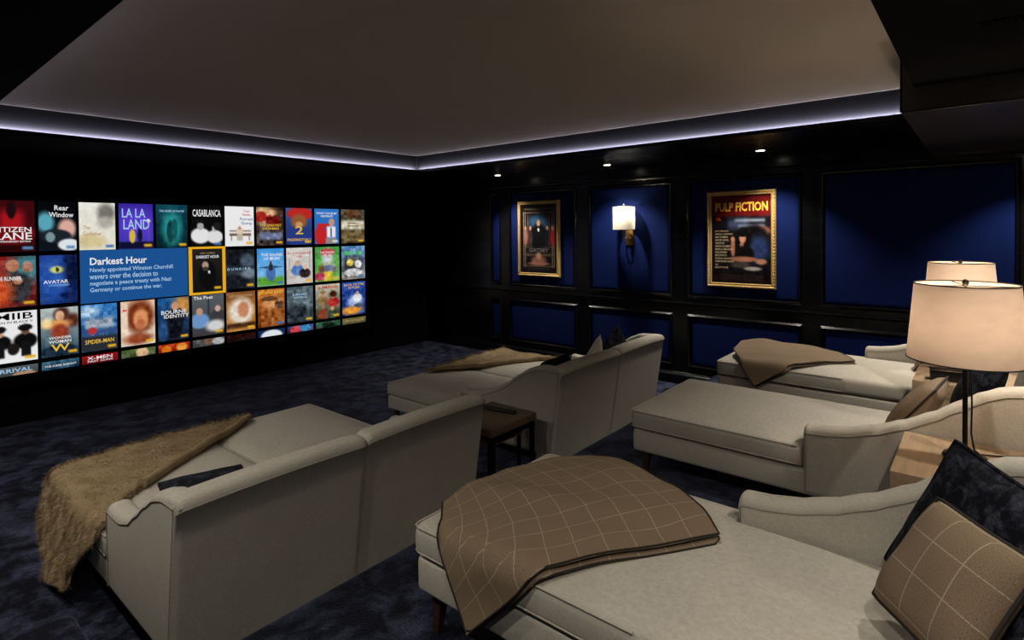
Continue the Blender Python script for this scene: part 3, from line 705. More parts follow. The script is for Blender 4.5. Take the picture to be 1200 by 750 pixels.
for k, ln in enumerate(('JOHN TRAVOLTA', 'SAMUEL L. JACKSON', 'UMA THURMAN', 'HARVEY KEITEL', 'TIM ROTH', 'AMANDA PLUMMER', 'MARIA de MEDEIROS', 'VING RHAMES', 'ERIC STOLTZ', 'ROSANNA ARQUETTE', 'CHRISTOPHER WALKEN', 'and', 'BRUCE WILLIS')):
    wall_text(ln, .06, .405+k*.035, (.24, .30, .22, .24, .16, .27, .30, .21, .20, .29, .33, .05, .22)[k], .021, PRINT_TAN, .01, 'LEFT')

g = Canvas(64, 92).bg((12, 9, 10), (12, 9, 10))
gold = (150, 128, 100)
for a in (.07, .12):
    g.R(a, .10, a+.014, .92, gold, .015).R(1-a-.014, .10, 1-a, .92, gold, .015)
for a in (.06, .115, .62, .72, .90):
    g.R(.08, a, .92, a+.008, gold, .012)
g.R(.22, .15, .78, .60, (10, 14, 22), .02).E(.5, .26, .26, .10, (50, 84, 118), .9).R(.2, .15, .21, .6, gold, .015).R(.79, .15, .80, .6, gold, .015)
g.E(.5, .48, .22, .2, (8, 8, 10), .3).E(.5, .27, .05, .05, (196, 144, 116), .4).E(.5, .37, .03, .025, (220, 220, 220))
for x, cc in ((.27, (60, 40, 40)), (.13, (150, 100, 88)), (.74, (20, 20, 24)), (.88, (150, 26, 30))):
    g.E(x, .48, .06, .13, cc, .4).E(x, .345, .03, .032, (190, 140, 116), .5)
g.R(.18, .63, .82, .715, (26, 20, 20), .02).E(.5, .82, .2, .07, (140, 92, 76), .6).E(.5, .75, .07, .05, (176, 124, 100), .6).E(.5, .865, .3, .025, (160, 106, 86), .6).R(.16, .74, .84, .75, gold, .015).R(.28, .08, .72, .086, gold, .01).R(.2, .935, .8, .94, (90, 84, 80), .01).R(.2, .95, .8, .955, (90, 84, 80), .01).N(16, 32)
t, p, (ty, tz, tw, th) = framed('framed_poster', 'gilt framed film poster of five elegantly dressed people on black', 4.81, 5.605, 1.275, 2.43, g)
wall_text('GATSBY', .5, .672, .54, .055, PRINT_GREY, .02)

# fit every lettering to its size
bpy.context.view_layer.update()
dg = bpy.context.evaluated_depsgraph_get()
for o, wid, hei in TEXTS:
    d = o.dimensions
    me = bpy.data.meshes.new_from_object(o.evaluated_get(dg))
    n = bpy.data.objects.new('lettering', me); COL.objects.link(n)
    n.parent = o.parent; n.location = o.location; n.rotation_euler = o.rotation_euler
    n.scale = (wid/max(d.x, 1e-3), hei/max(d.y, 1e-3), 1)
for o, wid, hei in TEXTS:
    cu = o.data; bpy.data.objects.remove(o); bpy.data.curves.remove(cu)

# ------------------------------------------------------------------ wall sconce
sc = thing('wall_sconce', 'brass wall sconce with a glowing white drum shade on a blue panel', 'wall light', (6.9015, 3.67, 0))
MB().rbox(-.018, 0, -.062, .062, 1.765, 1.975, .006).build('backplate', BRASS, sc, True)
MB().tube([(-.018, .02, 1.87), (-.06, .05, 1.865), (-.10, .055, 1.885), (-.15, .03, 1.92), (-.165, 0, 1.97), (-.165, 0, 2.06)], .007).build('arm', BRASS, sc, True)
MB().tube([(-.018, -.02, 1.87), (-.05, -.03, 1.85), (-.05, -.03, 1.80)], .005).build('switch', BRASS, sc, True)
MB().lathe([(.001, 2.055), (.018, 2.06), (.018, 2.10), (.001, 2.105)], (-.165, 0, 0), 16).build('socket', BRASS, sc, True)
shd = MB().lathe([(.145, 1.98), (.145, 2.28)], (-.165, 0, 0), 40, False).build('lamp_shade', SHADEW, sc, True)
for zz in (1.98, 2.28):
    MB().tube([(-.165+.145*math.cos(a), .145*math.sin(a), zz) for a in np.arange(40)*2*PI/40], .003, 6, True).build('shade_rim', SHADEW, shd, True)
MB().tube([(-.165, 0, 2.10), (-.165, 0, 2.305)], .004).lathe([(.001, 2.285), (.012, 2.29), (.014, 2.305), (.008, 2.318), (.001, 2.322)], (-.165, 0, 0), 12).tube([(-.165-.145, 0, 2.28), (-.165+.145, 0, 2.28)], .003).build('finial', BRASS, sc, True)
MB().lathe([(.001, 2.10), (.02, 2.115), (.028, 2.145), (.02, 2.175), (.001, 2.185)], (-.165, 0, 0), 16).build('bulb', BULB, sc, True)
lamp('POINT', 'sconce_bulb', (-.165, 0, 2.19), P_SCONCE, (1, .86, .68), sc, .02)

# ------------------------------------------------------------------ chaise lounges
def s_curve(t, pts):
    for (a, va), (b, vb) in zip(pts, pts[1:]):
        if t <= b:
            u = (t-a)/(b-a); u = u*u*(3-2*u)*.5+u*.5
            return va+(vb-va)*u
    return pts[-1][1]
def chaise(label, x0, yback, yfront, z0, arm, front_arm, wid=.93, low=.575, rz=0, arm_pts=None, seat_z=.455):
    """local frame: x across from the left edge, y forward from the back, z from the floor it stands on"""
    t = thing('chaise_lounge', label, 'chaise lounge', (x0, yback, z0), rz, 'cream chaise lounges')
    L = yfront-yback; W = wid; A = .115; FA = front_arm-yback
    ZB = .90; RAKE = math.tan(math.radians(9))
    bk = lambda z: (ZB-z)*RAKE                     # back plane leans away from the feet
    # base rail
    a, b = ends(.12, L-.012, .02)
    st = a+b
    MB().loft([[(p, y, q) for p, q in rrect(.010+i, W-.010-i, .175+i*.5, .312-i*.5, .018, 3)] for y, i in st]).build('base', LINEN, t, True)
    # legs
    for lx, ly in ((.07, L-.09), (W-.07, L-.09), (.07, .36), (W-.07, .36)):
        MB().loft([[(lx+s*(.024-.010*k)*cx, ly+s*(.024-.010*k)*cy+(0.02*k if ly > 1 else -.02*k), z) for cx, cy in ((-1, -1), (1, -1), (1, 1), (-1, 1))] for z, k, s in ((.178, 0, 1), (0, 1, 1))]).build('leg', LEGW, t)
    # seat cushion, T shaped where the arm cuts in
    ys0 = .17; r = .035
    a, b = ends(ys0, L, r, 4)
    xa0 = A+.006 if arm == 'left' else .004
    xa1 = W-A-.006 if arm == 'right' else W-.004
    stn = [(y, i, xa0, xa1) for y, i in a]
    stn += [(ys0+(FA+.005-ys0)*k/4, 0, xa0, xa1) for k in (1, 2, 3)]
    if arm: q0, q1 = (1, 0) if arm == 'left' else (0, 1)
    if arm: stn += [(FA-.004, 0, xa0, xa1), (FA+.006, 0, q0*.02, W-q1*.02), (FA+.012, 0, q0*.008, W-q1*.008), (FA+.026, 0, 0, W)]
    n0 = FA+.026
    stn += [(n0+(L-r-n0)*k/7, 0, 0, W) for k in range(1, 7)]
    stn += [(y, i, 0, W) for y, i in b]
    def crown(y): u = (y-ys0)/(L-ys0); return .022*(1-(2*u-1)**4)
    loops = []
    for y, i, p0, p1 in stn:
        loops.append([(p, y, q+(crown(y)+.004)*max(0, 1-(2*p/W-1)**4)*(1 if q > .4 else 0)) for p, q in rrect(p0+i, p1-i, .318+i*.6, seat_z-.018-i*.6, .032, 4, 0, 10)])
    cu = MB().loft(loops).build('seat_cushion', LINEN, t, True, 60)
    for zz, ins in ((seat_z-.022, .004), (.335, .004)):
        xs = W-ins if True else 0
        pts = [(ins, FA+.03, zz), (ins, L-r, zz), (ins+.01, L-.010, zz), (r, L-ins+.001, zz), (W-r, L-ins+.001, zz), (W-ins-.01, L-.010, zz), (W-ins, L-r, zz), (W-ins, FA+.03, zz)]
        MB().tube(pts, .0045, 6).build('welt', LINEN, cu, True)
    # back: raked slab lofted across the width
    a, b = ends(.004, W-.004, .03, 4)
    xs = a+[(.05+(W-.10)*k/8, 0) for k in range(9)]+b
    loops = []
    for x, i in xs:
        u = (x/W-.5)*2
        ztop = ZB-.004+.010*(1-u*u)-i*.8
        th = .145-i*.9
        lp = []
        yb = i*.9
        prof = [(bk(.09)+yb, .09), (bk(.35)+yb, .35), (bk(.55)+yb, .55), (bk(.72)+yb, .72), (bk(ztop-.05)+yb, ztop-.05)]
        for k in range(6):
            an = PI-PI/2*k/5
            prof.append((bk(ztop)+yb+.045+.045*math.cos(an), ztop-.045+.045*math.sin(an)))
        f0 = bk(ztop)+th
        for k in range(6):
            an = PI/2-PI/2*k/5
            prof.append((f0-.045+.045*math.cos(an), ztop-.045+.045*math.sin(an)))
        prof += [(bk(.72)*.9+th+.01, .72), (bk(.5)+th+.015, .5), (bk(.33)+th+.02, .33), (bk(.09)+th+.02, .09)]
        loops.append([(x, y, z) for y, z in prof])
    back = MB().loft(loops).build('backrest', LINEN, t, True, 60)
    for dz in (.038,):
        pts = []
        for k in range(13):
            x = .012+(W-.024)*k/12; u = (x/W-.5)*2
            z = ZB+.010*(1-u*u)-dz
            pts.append((x, bk(z)-.001, z))
        MB().tube(pts, .003, 6).build('welt', WELT, back, True)
    # arm with a swooping top
    if arm:
        P = arm_pts or [(0, low), (.10, low-.012), (.22, low+.006), (.38, low+.06), (.52, low+.13), (.66, low+.225), (.76, low+.285), (.86, ZB-.012), (.95, ZB-.006)]
        def top(y): return s_curve(FA-y, P)
        a, b = ends(.012, FA, .022, 4)
        st = a+[(.03+(FA-.06)*k/26, 0) for k in range(27)]+b
        loops = []
        xa = 0 if arm == 'left' else W-A
        for y, i in st:
            zt = top(y)-i
            y_sh = max(0, 1-y/.35)                # rear end follows the rake of the back
            lp = []
            for p, q in rrect(xa+.001+i, xa+A-.001-i, .175, zt, .040, 5):
                yy = y + bk(q)*y_sh
                lp.append((p, yy, q))
            loops.append(lp)
        am = MB().loft(loops).build('arm', LINEN, t, True, 60)
        xo = xa-.0005 if arm == 'left' else xa+A+.0005
        xi = xa+A+.0005 if arm == 'left' else xa-.0005
        for xx in (xo, xi):
            pts = [(xx, y + bk(top(y)-.034)*max(0, 1-y/.35), top(y)-.034) for y in np.linspace(.03, FA-.02, 26)]
            pts += [(xx, FA-.012, top(FA)-.04), (xx, FA-.012, .2)]
            MB().tube(pts, .0028, 6).build('welt', WELT, am, True)
    return t

S1 = [(0, .615), (.08, .608), (.20, .612), (.32, .645), (.44, .72), (.56, .80), (.68, .865), (.78, .892), (.95, .896)]
chaise('cream chaise lounge with a left arm, under the brown fur throw, at the step', .856, 2.47, 4.64, 0, 'left', 3.40, low=.61, arm_pts=S1)
chaise('cream chaise lounge right of the fur covered one, arm at the side table', 1.792, 2.49, 4.66, 0, 'right', 3.40, low=.60)
chaise('cream chaise lounge beside the remote control table, left arm, dark cushion inside', 3.585, 2.49, 4.68, 0, 'left', 3.60, low=.565)
chaise('cream chaise lounge nearest the sconce in the front row, under the second fur throw', 4.521, 2.50, 4.72, 0, 'right', 3.60, low=.565)
C_PTS = [(0, .545), (.10, .552), (.20, .568), (.32, .605), (.44, .655), (.55, .715), (.65, .785), (.74, .845), (.82, .882), (.90, .894), (.96, .896)]
ZP = .37
chaise('cream chaise lounge in the foreground with checked throw and two large cushions', 1.455, -.32, 1.745, ZP, 'right', .745, low=.545, arm_pts=C_PTS)
chaise('bare cream chaise lounge in the middle of the back row, arm at the near lamp', 3.285, -.32, 1.755, ZP, 'left', .735, wid=.985, low=.56, arm_pts=C_PTS)
chaise('cream chaise lounge at the panelled wall with a folded brown throw on its foot', 4.97, -.32, 1.81, ZP, 'right', .80, wid=.97, low=.56, arm_pts=C_PTS)

# ------------------------------------------------------------------ cushions
def cushion(name, label, c, u, v, thick, mat, pipe=None, group='scatter cushions', n=16, pinch=.06, seed=0):
    c, u, v = Vector(c), Vector(u), Vector(v)
    nn = u.cross(v).normalized()
    rn = random.Random(seed)
    ph = [rn.uniform(0, 6) for _ in range(4)]
    V, F, UV = [], [], []
    hu, hv = u.length, v.length
    def pos(s, t):
        a = s*(1-pinch*(1-t*t)); b = t*(1-pinch*(1-s*s))
        a -= .035*np.sign(s)*abs(s)**6*abs(t)**6; b -= .035*np.sign(t)*abs(t)**6*abs(s)**6
        return u*a+v*b
    idx = {}
    for side in (1, -1):
        for i in range(n+1):
            for j in range(n+1):
                s, t = -1+2*i/n, -1+2*j/n
                edge = i in (0, n) or j in (0, n)
                if edge and side == -1: idx[side, i, j] = idx[1, i, j]; continue
                h = thick*((1-s*s)*(1-t*t))**.42 if not edge else 0
                if h > 0: h *= 1+.08*math.sin(3*s+ph[0])*math.cos(2.6*t+ph[1])+.05*math.sin(7*s*t+ph[2])
                idx[side, i, j] = len(V); V.append(pos(s, t)+nn*h*side); UV.append((s*hu+.03, t*hv+.045))
        for i in range(n):
            for j in range(n):
                q = (idx[side, i, j], idx[side, i+1, j], idx[side, i+1, j+1], idx[side, i, j+1])
                F.append(q if side == 1 else q[::-1])
    root = thing(name, label, 'cushion', c, 0, group)
    mesh_obj('cushion_cover', V, F, mat, root, True, UV, 75)
    if pipe:
        per = [(-1+2*k/n, -1) for k in range(n)]+[(1, -1+2*k/n) for k in range(n)]+[(1-2*k/n, 1) for k in range(n)]+[(-1, 1-2*k/n) for k in range(n)]
        MB().tube([pos(*q) for q in per], .006, 6, True).build('piping', pipe, root, True)
    return root
def corners(a, b, d, grow=1.0):
    """centre and half vectors from lower left, upper left and upper right corners"""
    a, b, d = Vector(a), Vector(b), Vector(d)
    return (a+d)/2, (d-b)/2*grow, (b-a)/2*grow
CE = Vector((0, 0, 1.97))
c, u, v = corners((1.991, .243, .87), (2.138, .101, 1.135), (1.884, -.105, 1.129), 1.08)
c = CE+(c-CE)*.965; u *= .965; v *= .965
cushion('plaid_cushion', 'brown windowpane checked cushion in front of the big dark one in the foreground', c, u, v, .075, PLAID, PIPE, seed=1, pinch=.04)
c, u, v = corners((2.250, .26, .86), (2.312, .075, 1.285), (1.85, -.19, 1.27), 1.03)
cushion('velvet_cushion', 'large navy crushed velvet cushion behind the checked one in the foreground', CE+(c-Vector((.01, .01, 0))-CE)*1.005, u, v, .055, VELVET, VELVET, seed=2)
cushion('plaid_cushion', 'brown checked cushion with dark piping on the bare lounge behind the lamp', (3.73, .28, .985), (.20, -.02, 0), (0, -.12, .165), .075, TWEED, PIPE, seed=3)
cushion('velvet_cushion', 'slate navy cushion leaning behind the lamp stem beside a brown piped cushion', (4.00, .02, 1.07), (.25, .02, .02), (0, -.10, .215), .075, VELVET, VELVET, seed=4)
cushion('velvet_cushion', 'black navy cushion lying on the fur covered lounge behind its left arm', (1.36, 3.46, .512), (.22, -.06, 0), (.05, .20, 0), .040, VELVET, VELVET, seed=5)
cushion('velvet_cushion', 'black navy cushion on the lounge beside the remote control table', (3.95, 2.93, .69), (.235, .02, .0), (0, -.13, .20), .06, VELVET, VELVET, seed=6)
cushion('linen_cushion', 'pale cream cushion with only its tip showing above the front row back', (4.74, 2.93, .675), (.17, 0, .12), (-.12, -.06, .17), .05, LINEN, None, seed=7)
cushion('velvet_cushion', 'navy cushion with a pointed corner above the front row back near the sconce', (5.07, 2.90, .715), (.14, 0, -.16), (.16, -.06, .14), .06, VELVET, VELVET, seed=8)
cushion('plaid_cushion', 'tan cushion against the wall side arm under the far lamp', (5.62, .28, 1.0), (.19, -.02, 0), (0, -.12, .165), .06, TWEED, PIPE, seed=9)

# ------------------------------------------------------------------ throws
def resample(pts, n):
    P = [np.array(p, float) for p in pts]
    d = [0]
    for a, b in zip(P, P[1:]): d.append(d[-1]+np.linalg.norm(b-a))
    out = []
    for t in np.linspace(0, d[-1], n):
        k = max(0, min(len(P)-2, int(np.searchsorted(d, t))-1))
        u = (t-d[k])/max(d[k+1]-d[k], 1e-9); out.append(P[k]*(1-u)+P[k+1]*u)
    return np.array(out)
def smooth_line(A, k=2):
    A = A.copy()
    for _ in range(k): A[1:-1] = (A[:-2]+2*A[1:-1]+A[2:])/4
    return A
def drape(xe, ztop, side, flare, yfe=None):
    """unfolded (x, y, lift) to a point: flat on the seat, turning down over the edge xe on the given side (-1 left, +1 right)"""
    r = .03
    def f(x, y, h):
        d = (x-xe)*side + r                       # distance past the start of the bend
        if d <= 0: return np.array((x, y, ztop+h))
        if d < r*PI/2:
            a = d/r
            return np.array((xe-side*r+side*(r+h)*math.sin(a), y, ztop-r+(r+h)*math.cos(a)))
        e = d-r*PI/2
        return np.array((xe+side*(h+flare*e), y, ztop-r-e))
    return f
def sheet(name, grid, mat, parent, uv, thick=.008, up=None):
    n, k = grid.shape[:2]
    V = [tuple(p) for p in grid.reshape(-1, 3)]
    nr = np.zeros_like(grid)
    gu = np.gradient(grid, axis=0); gv = np.gradient(grid, axis=1)
    nr = np.cross(gu, gv); nr /= np.maximum(np.linalg.norm(nr, axis=2, keepdims=True), 1e-9)
    if nr[n//2, k//2, 2] < 0: nr = -nr
    V2 = [tuple(p) for p in (grid-nr*thick).reshape(-1, 3)]
    F = [(i*k+j, (i+1)*k+j, (i+1)*k+j+1, i*k+j+1) for i in range(n-1) for j in range(k-1)]
    N = n*k
    F2 = [tuple(q+N for q in f[::-1]) for f in F]
    ring = [i*k for i in range(n)]+[(n-1)*k+j for j in range(1, k)]+[i*k+k-1 for i in range(n-2, -1, -1)]+[j for j in range(k-2, 0, -1)]
    S = [(ring[a], ring[(a+1) % len(ring)], ring[(a+1) % len(ring)]+N, ring[a]+N) for a in range(len(ring))]
    u = [tuple(q) for q in uv.reshape(-1, 2)]
    return mesh_obj(name, V+V2, F+F2+S, mat, parent, True, u+u, 80), nr
def plaid_throw(label, left, front, right, bottom, xe, ztop, hump, group='folded wool throws', n=40, seed=3):
    """outline in unfolded seat coordinates: left (hanging corner -> front left), front, right, bottom (right corner -> hanging corner)"""
    root = thing('wool_throw', label, 'throw', (xe, left[0][1], ztop), 0, group)
    root_inv = np.array((xe, left[0][1], ztop))
    def coons(lf, fr, rt, bt):
        B = smooth_line(resample(bt[::-1], n)); T = smooth_line(resample(fr, n))      # along s
        Lf = smooth_line(resample(lf, n)); Rt = smooth_line(resample(rt[::-1], n))   # along t, bottom to front
        G = np.zeros((n, n, 2))
        for i in range(n):
            s = i/(n-1)
            for j in range(n):
                t = j/(n-1)
                G[i, j] = (1-t)*B[i]+t*T[i]+(1-s)*Lf[j]+s*Rt[j]-((1-s)*(1-t)*B[0]+s*(1-t)*B[-1]+(1-s)*t*T[0]+s*t*T[-1])
        return G
    G = coons(left, front, right, bottom)
    f = drape(xe, ztop, -1, .10)
    def lift(s, t, x, y):
        h = .012+.020*math.exp(-((t-.02)/.12)**2)*(.3+.7*s)*0
        for hx, hy, hr, hh in hump: h += hh*math.exp(-(((x-hx)/hr)**2+((y-hy)/(hr*1.2))**2))
        h += .004*math.sin(14*x+7*y+seed)+.004*math.sin(-9*x+17*y)+.003*math.sin(26*x+11*y)
        return h
    P = np.zeros((n, n, 3))
    for i in range(n):
        for j in range(n):
            s, t = i/(n-1), j/(n-1)
            P[i, j] = f(*G[i, j], lift(s, t, *G[i, j])+.014*min(1, (1-s)*0+1))
    # UV: unfolded lengths along the sheet's own two directions
    UVg = np.zeros((n, n, 2))
    d0 = np.linalg.norm(np.diff(P, axis=0), axis=2).mean(axis=1); d1 = np.linalg.norm(np.diff(P, axis=1), axis=2).mean(axis=0)
    UVg[..., 0] = np.concatenate([[0], np.cumsum(d0)])[:, None]; UVg[..., 1] = np.concatenate([[0], np.cumsum(d1)])[None, :]
    Q = P-root_inv
    top, _ = sheet('top_layer', Q, PLAID if seed == 3 else TWEED, root, UVg, .007)
    edge = [Q[0, j] for j in range(n-1, -1, -1)]+[Q[i, 0] for i in range(1, n)]+[Q[n-1, j] for j in range(1, n)]
    MB().tube(edge[::2], .0040, 6).build('piping', PIPE, top, True)
    # under layer, peeping out along the bottom hem
    off = .028
    G2 = G.copy()
    for i in range(n):
        for j in range(n):
            G2[i, j] = G[i, j]
    for i in range(n):
        e = G[i, 0]-G[i, 1]; e = e/max(np.linalg.norm(e), 1e-9)
        for j in range(n): G2[i, j] = G[i, j]+e*off*(1-j/(n-1))**3*(.35+.65*i/(n-1))
    P2 = np.zeros((n, n, 3))
    for i in range(n):
        for j in range(n):
            s, t = i/(n-1), j/(n-1)
            P2[i, j] = f(*G2[i, j], max(.004, lift(s, t, *G[i, j])-.006))
    Q2 = P2-root_inv
    und, _ = sheet('under_layer', Q2[:, :n//2], PLAID if seed == 3 else TWEED, root, UVg[:, :n//2], .005)
    MB().tube([Q2[i, 0] for i in range(0, n)][::2]+[Q2[n-1, j] for j in range(1, n//2)][::2], .0038, 6).build('piping', PIPE, und, True)
    return root

plaid_throw('brown windowpane checked throw with dark piping draped over the foreground lounge foot',
            [(1.185, 1.394), (1.26, 1.45), (1.36, 1.50), (1.46, 1.58), (1.58, 1.70)],
            [(1.58, 1.70), (1.80, 1.73), (2.02, 1.715), (2.2, 1.615), (2.36, 1.49)],
            [(2.36, 1.49), (2.385, 1.36), (2.38, 1.20), (2.32, 1.02), (2.20, .86), (2.06, .74)],
            [(2.06, .74), (1.92, .83), (1.66, 1.01), (1.50, 1.10), (1.36, 1.22), (1.185, 1.394)],
            1.455, ZP+.462, [(2.28, 1.30, .12, .026), (2.2, 1.5, .12, .010), (2.15, 1.05, .12, .012), (1.8, 1.55, .2, .012)], seed=3)
plaid_throw('folded brown wool throw on the foot of the lounge at the panelled wall',
            [(4.80, 1.47), (4.92, 1.56), (5.05, 1.64), (5.20, 1.73), (5.30, 1.76)],
            [(5.30, 1.76), (5.50, 1.785), (5.66, 1.785), (5.78, 1.77), (5.84, 1.68)],
            [(5.84, 1.68), (5.86, 1.45), (5.86, 1.25), (5.78, 1.05), (5.62, .92), (5.46, .82)],
            [(5.46, .82), (5.33, .98), (5.10, 1.13), (4.97, 1.22), (4.90, 1.33), (4.80, 1.47)],
            4.97, ZP+.462, [(5.66, 1.60, .20, .045), (5.66, 1.15, .18, .02), (5.4, 1.6, .3, .02)], seed=5)

def fur_throw(label, outer, inner, xe, ztop, side, flare, roll_n, group='brown fur throws', seed=1, mat=FUR):
    n, k = 72, 26
    root = thing('fur_throw', label, 'throw', (xe, outer[0][1], ztop), 0, group)
    o0 = np.array((xe, outer[0][1], ztop))
    A = smooth_line(resample(outer, n), 3); B = smooth_line(resample(inner, n), 3)
    f = drape(xe, ztop, side, flare)
    P = np.zeros((n, k, 3)); UVg = np.zeros((n, k, 2))
    for i in range(n):
        for j in range(k):
            t = j/(k-1)
            x, y = A[i]*(1-t)+B[i]*t
            h = .020+.007*math.sin(14*y+3*x+seed)+.005*math.sin(23*x-6*y)
            P[i, j] = f(x, y, h)
            P[i, j, 2] = max(P[i, j, 2], .022-0)
            UVg[i, j] = (i*.02, j*.02)
    Q = P-o0
    pelt, nr = sheet('pelt', Q, mat, root, UVg, .014)
    rl = [Q[i, k-1]+np.array((0, 0, .010)) for i in range(0, roll_n, 2)]
    rr = [.020+.010*min(1, q/4) for q in range(len(rl))]
    MB().tube(rl, rr, 10).build('rolled_edge', mat, root, True)
    # hairs: short slim blades leaning down the pelt
    rn = np.random.RandomState(seed)
    V, F = [], []
    for q in range(46000):
        a, b = rn.rand()*(n-1.001), rn.rand()*(k-1.001)
        if rn.rand() < .22: b = rn.choice((.02, k-1.05))+rn.rand()*.02
        if rn.rand() < .05: a = n-1.03
        i, j = int(a), int(b); u, v = a-i, b-j
        p = (Q[i, j]*(1-u)+Q[i+1, j]*u)*(1-v)+(Q[i, j+1]*(1-u)+Q[i+1, j+1]*u)*v
        N = nr[i, j]
        dirn = rn.randn(3)*.5+N*.55+np.array((side*.5, -.25, -.7))
        dirn /= np.linalg.norm(dirn); hang = Q[i, j, 2] < -.03
        ln = (.014+.018*rn.rand())*(1.5 if b < .1 or b > k-1.1 else 1 if hang else .5)
        w_ = np.cross(dirn, rn.randn(3)); w_ /= np.linalg.norm(w_)
        c_ = len(V); V += [tuple(p-w_*.0014), tuple(p+w_*.0014), tuple(p+dirn*ln)]; F.append((c_, c_+1, c_+2))
    me = bpy.data.meshes.new('fur_pile'); me.from_pydata(V, [], F); me.materials.append(FURTIP)
    o = bpy.data.objects.new('fur_pile', me); COL.objects.link(o); o.parent = root; o['kind'] = 'stuff'
    return root
fur_throw('brown fur throw hanging down the side of the nearest front lounge to the carpet',
          [(2.16, 4.64), (1.6, 4.64), (1.14, 4.635), (.93, 4.60), (.80, 4.52), (.66, 4.40), (.56, 4.25), (.46, 4.05)],
          [(2.12, 4.54), (1.64, 4.19), (1.30, 3.95), (1.05, 3.74), (.92, 3.52), (.83, 3.46), (.72, 3.62), (.58, 3.76), (.53, 3.72)],
          .856, .462, -1, .26, 42, seed=1)
fur_throw('pale brown fur throw across the foot of the front lounge nearest the sconce',
          [(4.06, 4.64), (4.60, 4.68), (5.10, 4.70), (5.38, 4.69), (5.52, 4.62), (5.70, 4.40)],
          [(4.12, 4.54), (4.44, 4.33), (5.03, 4.07), (5.26, 3.93), (5.45, 3.80), (5.66, 3.90)],
          5.451, .462, 1, .2, 58, seed=2)

# ------------------------------------------------------------------ side tables
st = thing('side_table', 'small dark wood side table between the two front row pairs', 'table', (3.14, 2.80, 0))
MB().rbox(-.27, .24, -.21, .24, .545, .60, .005).build('table_top', TABLEW, st, True, 30)
for lx, ly in ((-.245, -.185), (.215, -.185), (-.245, .215), (.215, .215)):
    MB().box(lx-.014, lx+.014, ly-.014, ly+.014, 0, .5445).build('leg', BLACKM, st)
for ly in (-.185, .215):
    MB().box(-.23, .20, ly-.010, ly+.010, .5, .5445).build('apron', BLACKM, st)
nt = thing('nesting_table', 'smaller dark table tucked beneath the side table with the remote', 'table', (3.14, 2.80, 0))
MB().rbox(-.20, .17, -.13, .20, .44, .475, .004).build('table_top', TABLEW, nt, True, 30)
for lx, ly in ((-.18, -.11), (.15, -.11), (-.18, .18), (.15, .18)):
    MB().box(lx-.011, lx+.011, ly-.011, ly+.011, 0, .4395).build('leg', BLACKM, nt)
rc = thing('remote_control', 'black remote control lying on the dark wood side table', 'remote control', (3.215, 2.88, .6005), math.radians(10))
MB().rbox(-.022, .022, -.20, .10, 0, .020, .008).build('remote_body', BLACKP, rc, True, 60)
for i in range(3):
    for j in range(9):
        MB().lathe([(.0045, .0195), (.0045, .0225), (.003, .0235)], (-.011+i*.011, -.17+j*.028, 0), 8).build('button', GREYP, rc)

def oak_table(label, x0, x1, y0, y1):
    t = thing('lamp_table', label, 'table', ((x0+x1)/2, (y0+y1)/2, ZP), 0, 'pale wood lamp tables')
    a, b = (x1-x0)/2, (y1-y0)/2
    MB().rbox(-a, a, -b, b, .53, .625, .004).build('table_top', OAK, t, True, 30)
    for s in (-1, 1):
        MB().box(s*a-.03 if s > 0 else -a, a if s > 0 else -a+.03, -b, b, 0, .5295).build('side_panel', OAK, t)
    MB().box(-a+.0305, a-.0305, -b+.02, -b+.04, .03, .5295).build('back_panel', OAK, t)
    return t
oak_table('pale oak block table holding the near beige lamp in the back row', 2.70, 3.27, -.32, .285)
oak_table('pale oak block table holding the far lamp and a dark box', 4.40, 4.962, -.30, .345)

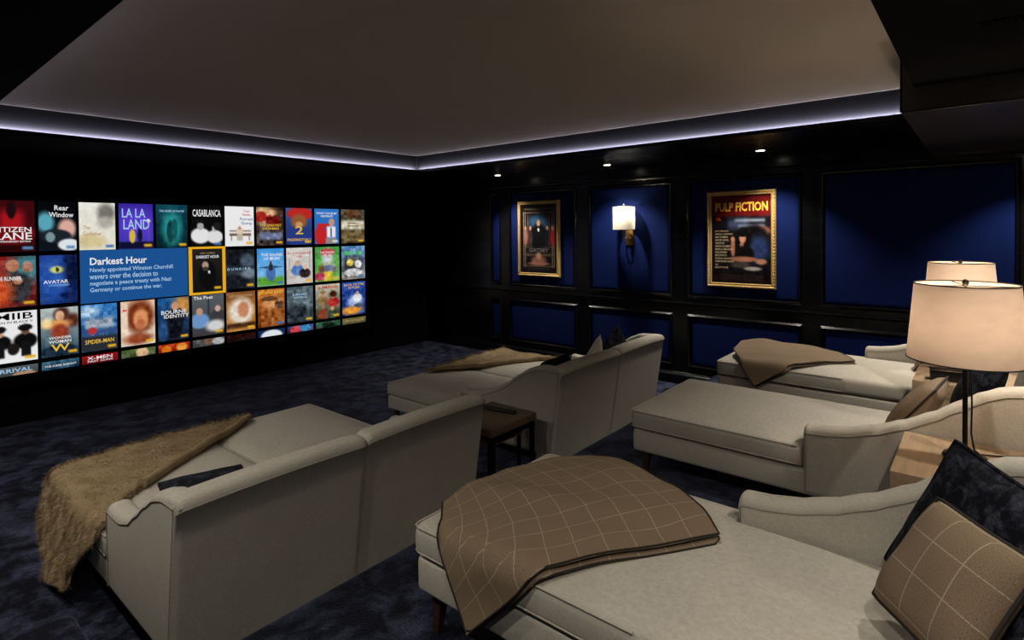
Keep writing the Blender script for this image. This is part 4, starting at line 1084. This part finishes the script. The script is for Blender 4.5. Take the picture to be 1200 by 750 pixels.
def table_lamp(label, x, y, z):
    t = thing('table_lamp', label, 'lamp', (x, y, z), 0, 'beige shaded table lamps')
    MB().lathe([(.001, 0), (.075, 0), (.078, .006), (.072, .014), (.02, .018), (.012, .03), (.001, .031)], n=32).build('base', BRONZE, t, True)
    MB().tube([(0, 0, .02), (0, 0, .40)], .0095, 12).build('pole', BRONZE, t, True)
    MB().lathe([(.0095, .37), (.024, .385), (.026, .40), (.016, .42), (.016, .46), (.001, .465)], n=16).build('socket', BRONZE, t, True)
    sh = MB().lathe([(.205, .415), (.178, .735)], n=64, caps=False).build('lamp_shade', SHADE, t, True)
    for r, z_ in ((.205, .415), (.178, .735)):
        MB().tube([(r*math.cos(a), r*math.sin(a), z_) for a in np.arange(64)*2*PI/64], .0028, 6, True).build('shade_trim', PIPE, sh, True)
    sp = MB()
    for k in range(3):
        a = k*2*PI/3+.3
        sp.tube([(0, 0, .727), (.177*math.cos(a), .177*math.sin(a), .733)], .0022, 6)
    sp.build('shade_spider', BRONZE, t, True)
    MB().lathe([(.001, .727), (.008, .730), (.013, .740), (.010, .752), (.001, .756)], n=14).build('finial', BRONZE, t, True)
    MB().tube([(0, 0, .46), (0, 0, .728)], .003, 6).build('harp', BRONZE, t, True)
    MB().lathe([(.001, .465), (.018, .475), (.030, .515), (.022, .55), (.001, .56)], n=16).build('bulb', BULB, t, True)
    lamp('POINT', 'lamp_bulb', (0, 0, .572), P_LAMP, (1, .82, .62), t, .025)
    return t
l1 = table_lamp('near beige lamp whose shade hides the lower part of another', 3.04, .055, ZP+.625)
MB().tube([(.012, -.012, .385), (.03, -.02, .33), (.034, -.022, .22), (.030, -.02, .10), (.035, -.03, .03), (.06, -.05, .008), (.09, -.10, .004), (.13, -.16, .004), (.17, -.22, .004)], .0035, 8).build('cord', BLACKP, l1, True)
table_lamp('far beige lamp with only the top of its shade showing', 4.86, .115, ZP+.625)
bx = thing('dark_box', 'small dark box on the far oak table behind the near lamp', 'box', (4.52, .17, ZP+.6255), .1)
MB().rbox(-.05, .05, -.09, .09, 0, .055, .005).build('box_body', BLACKP, bx, True, 30)
MB().rbox(-.053, .053, -.093, .093, .0555, .068, .004).build('lid', BRONZE, bx, True, 30)
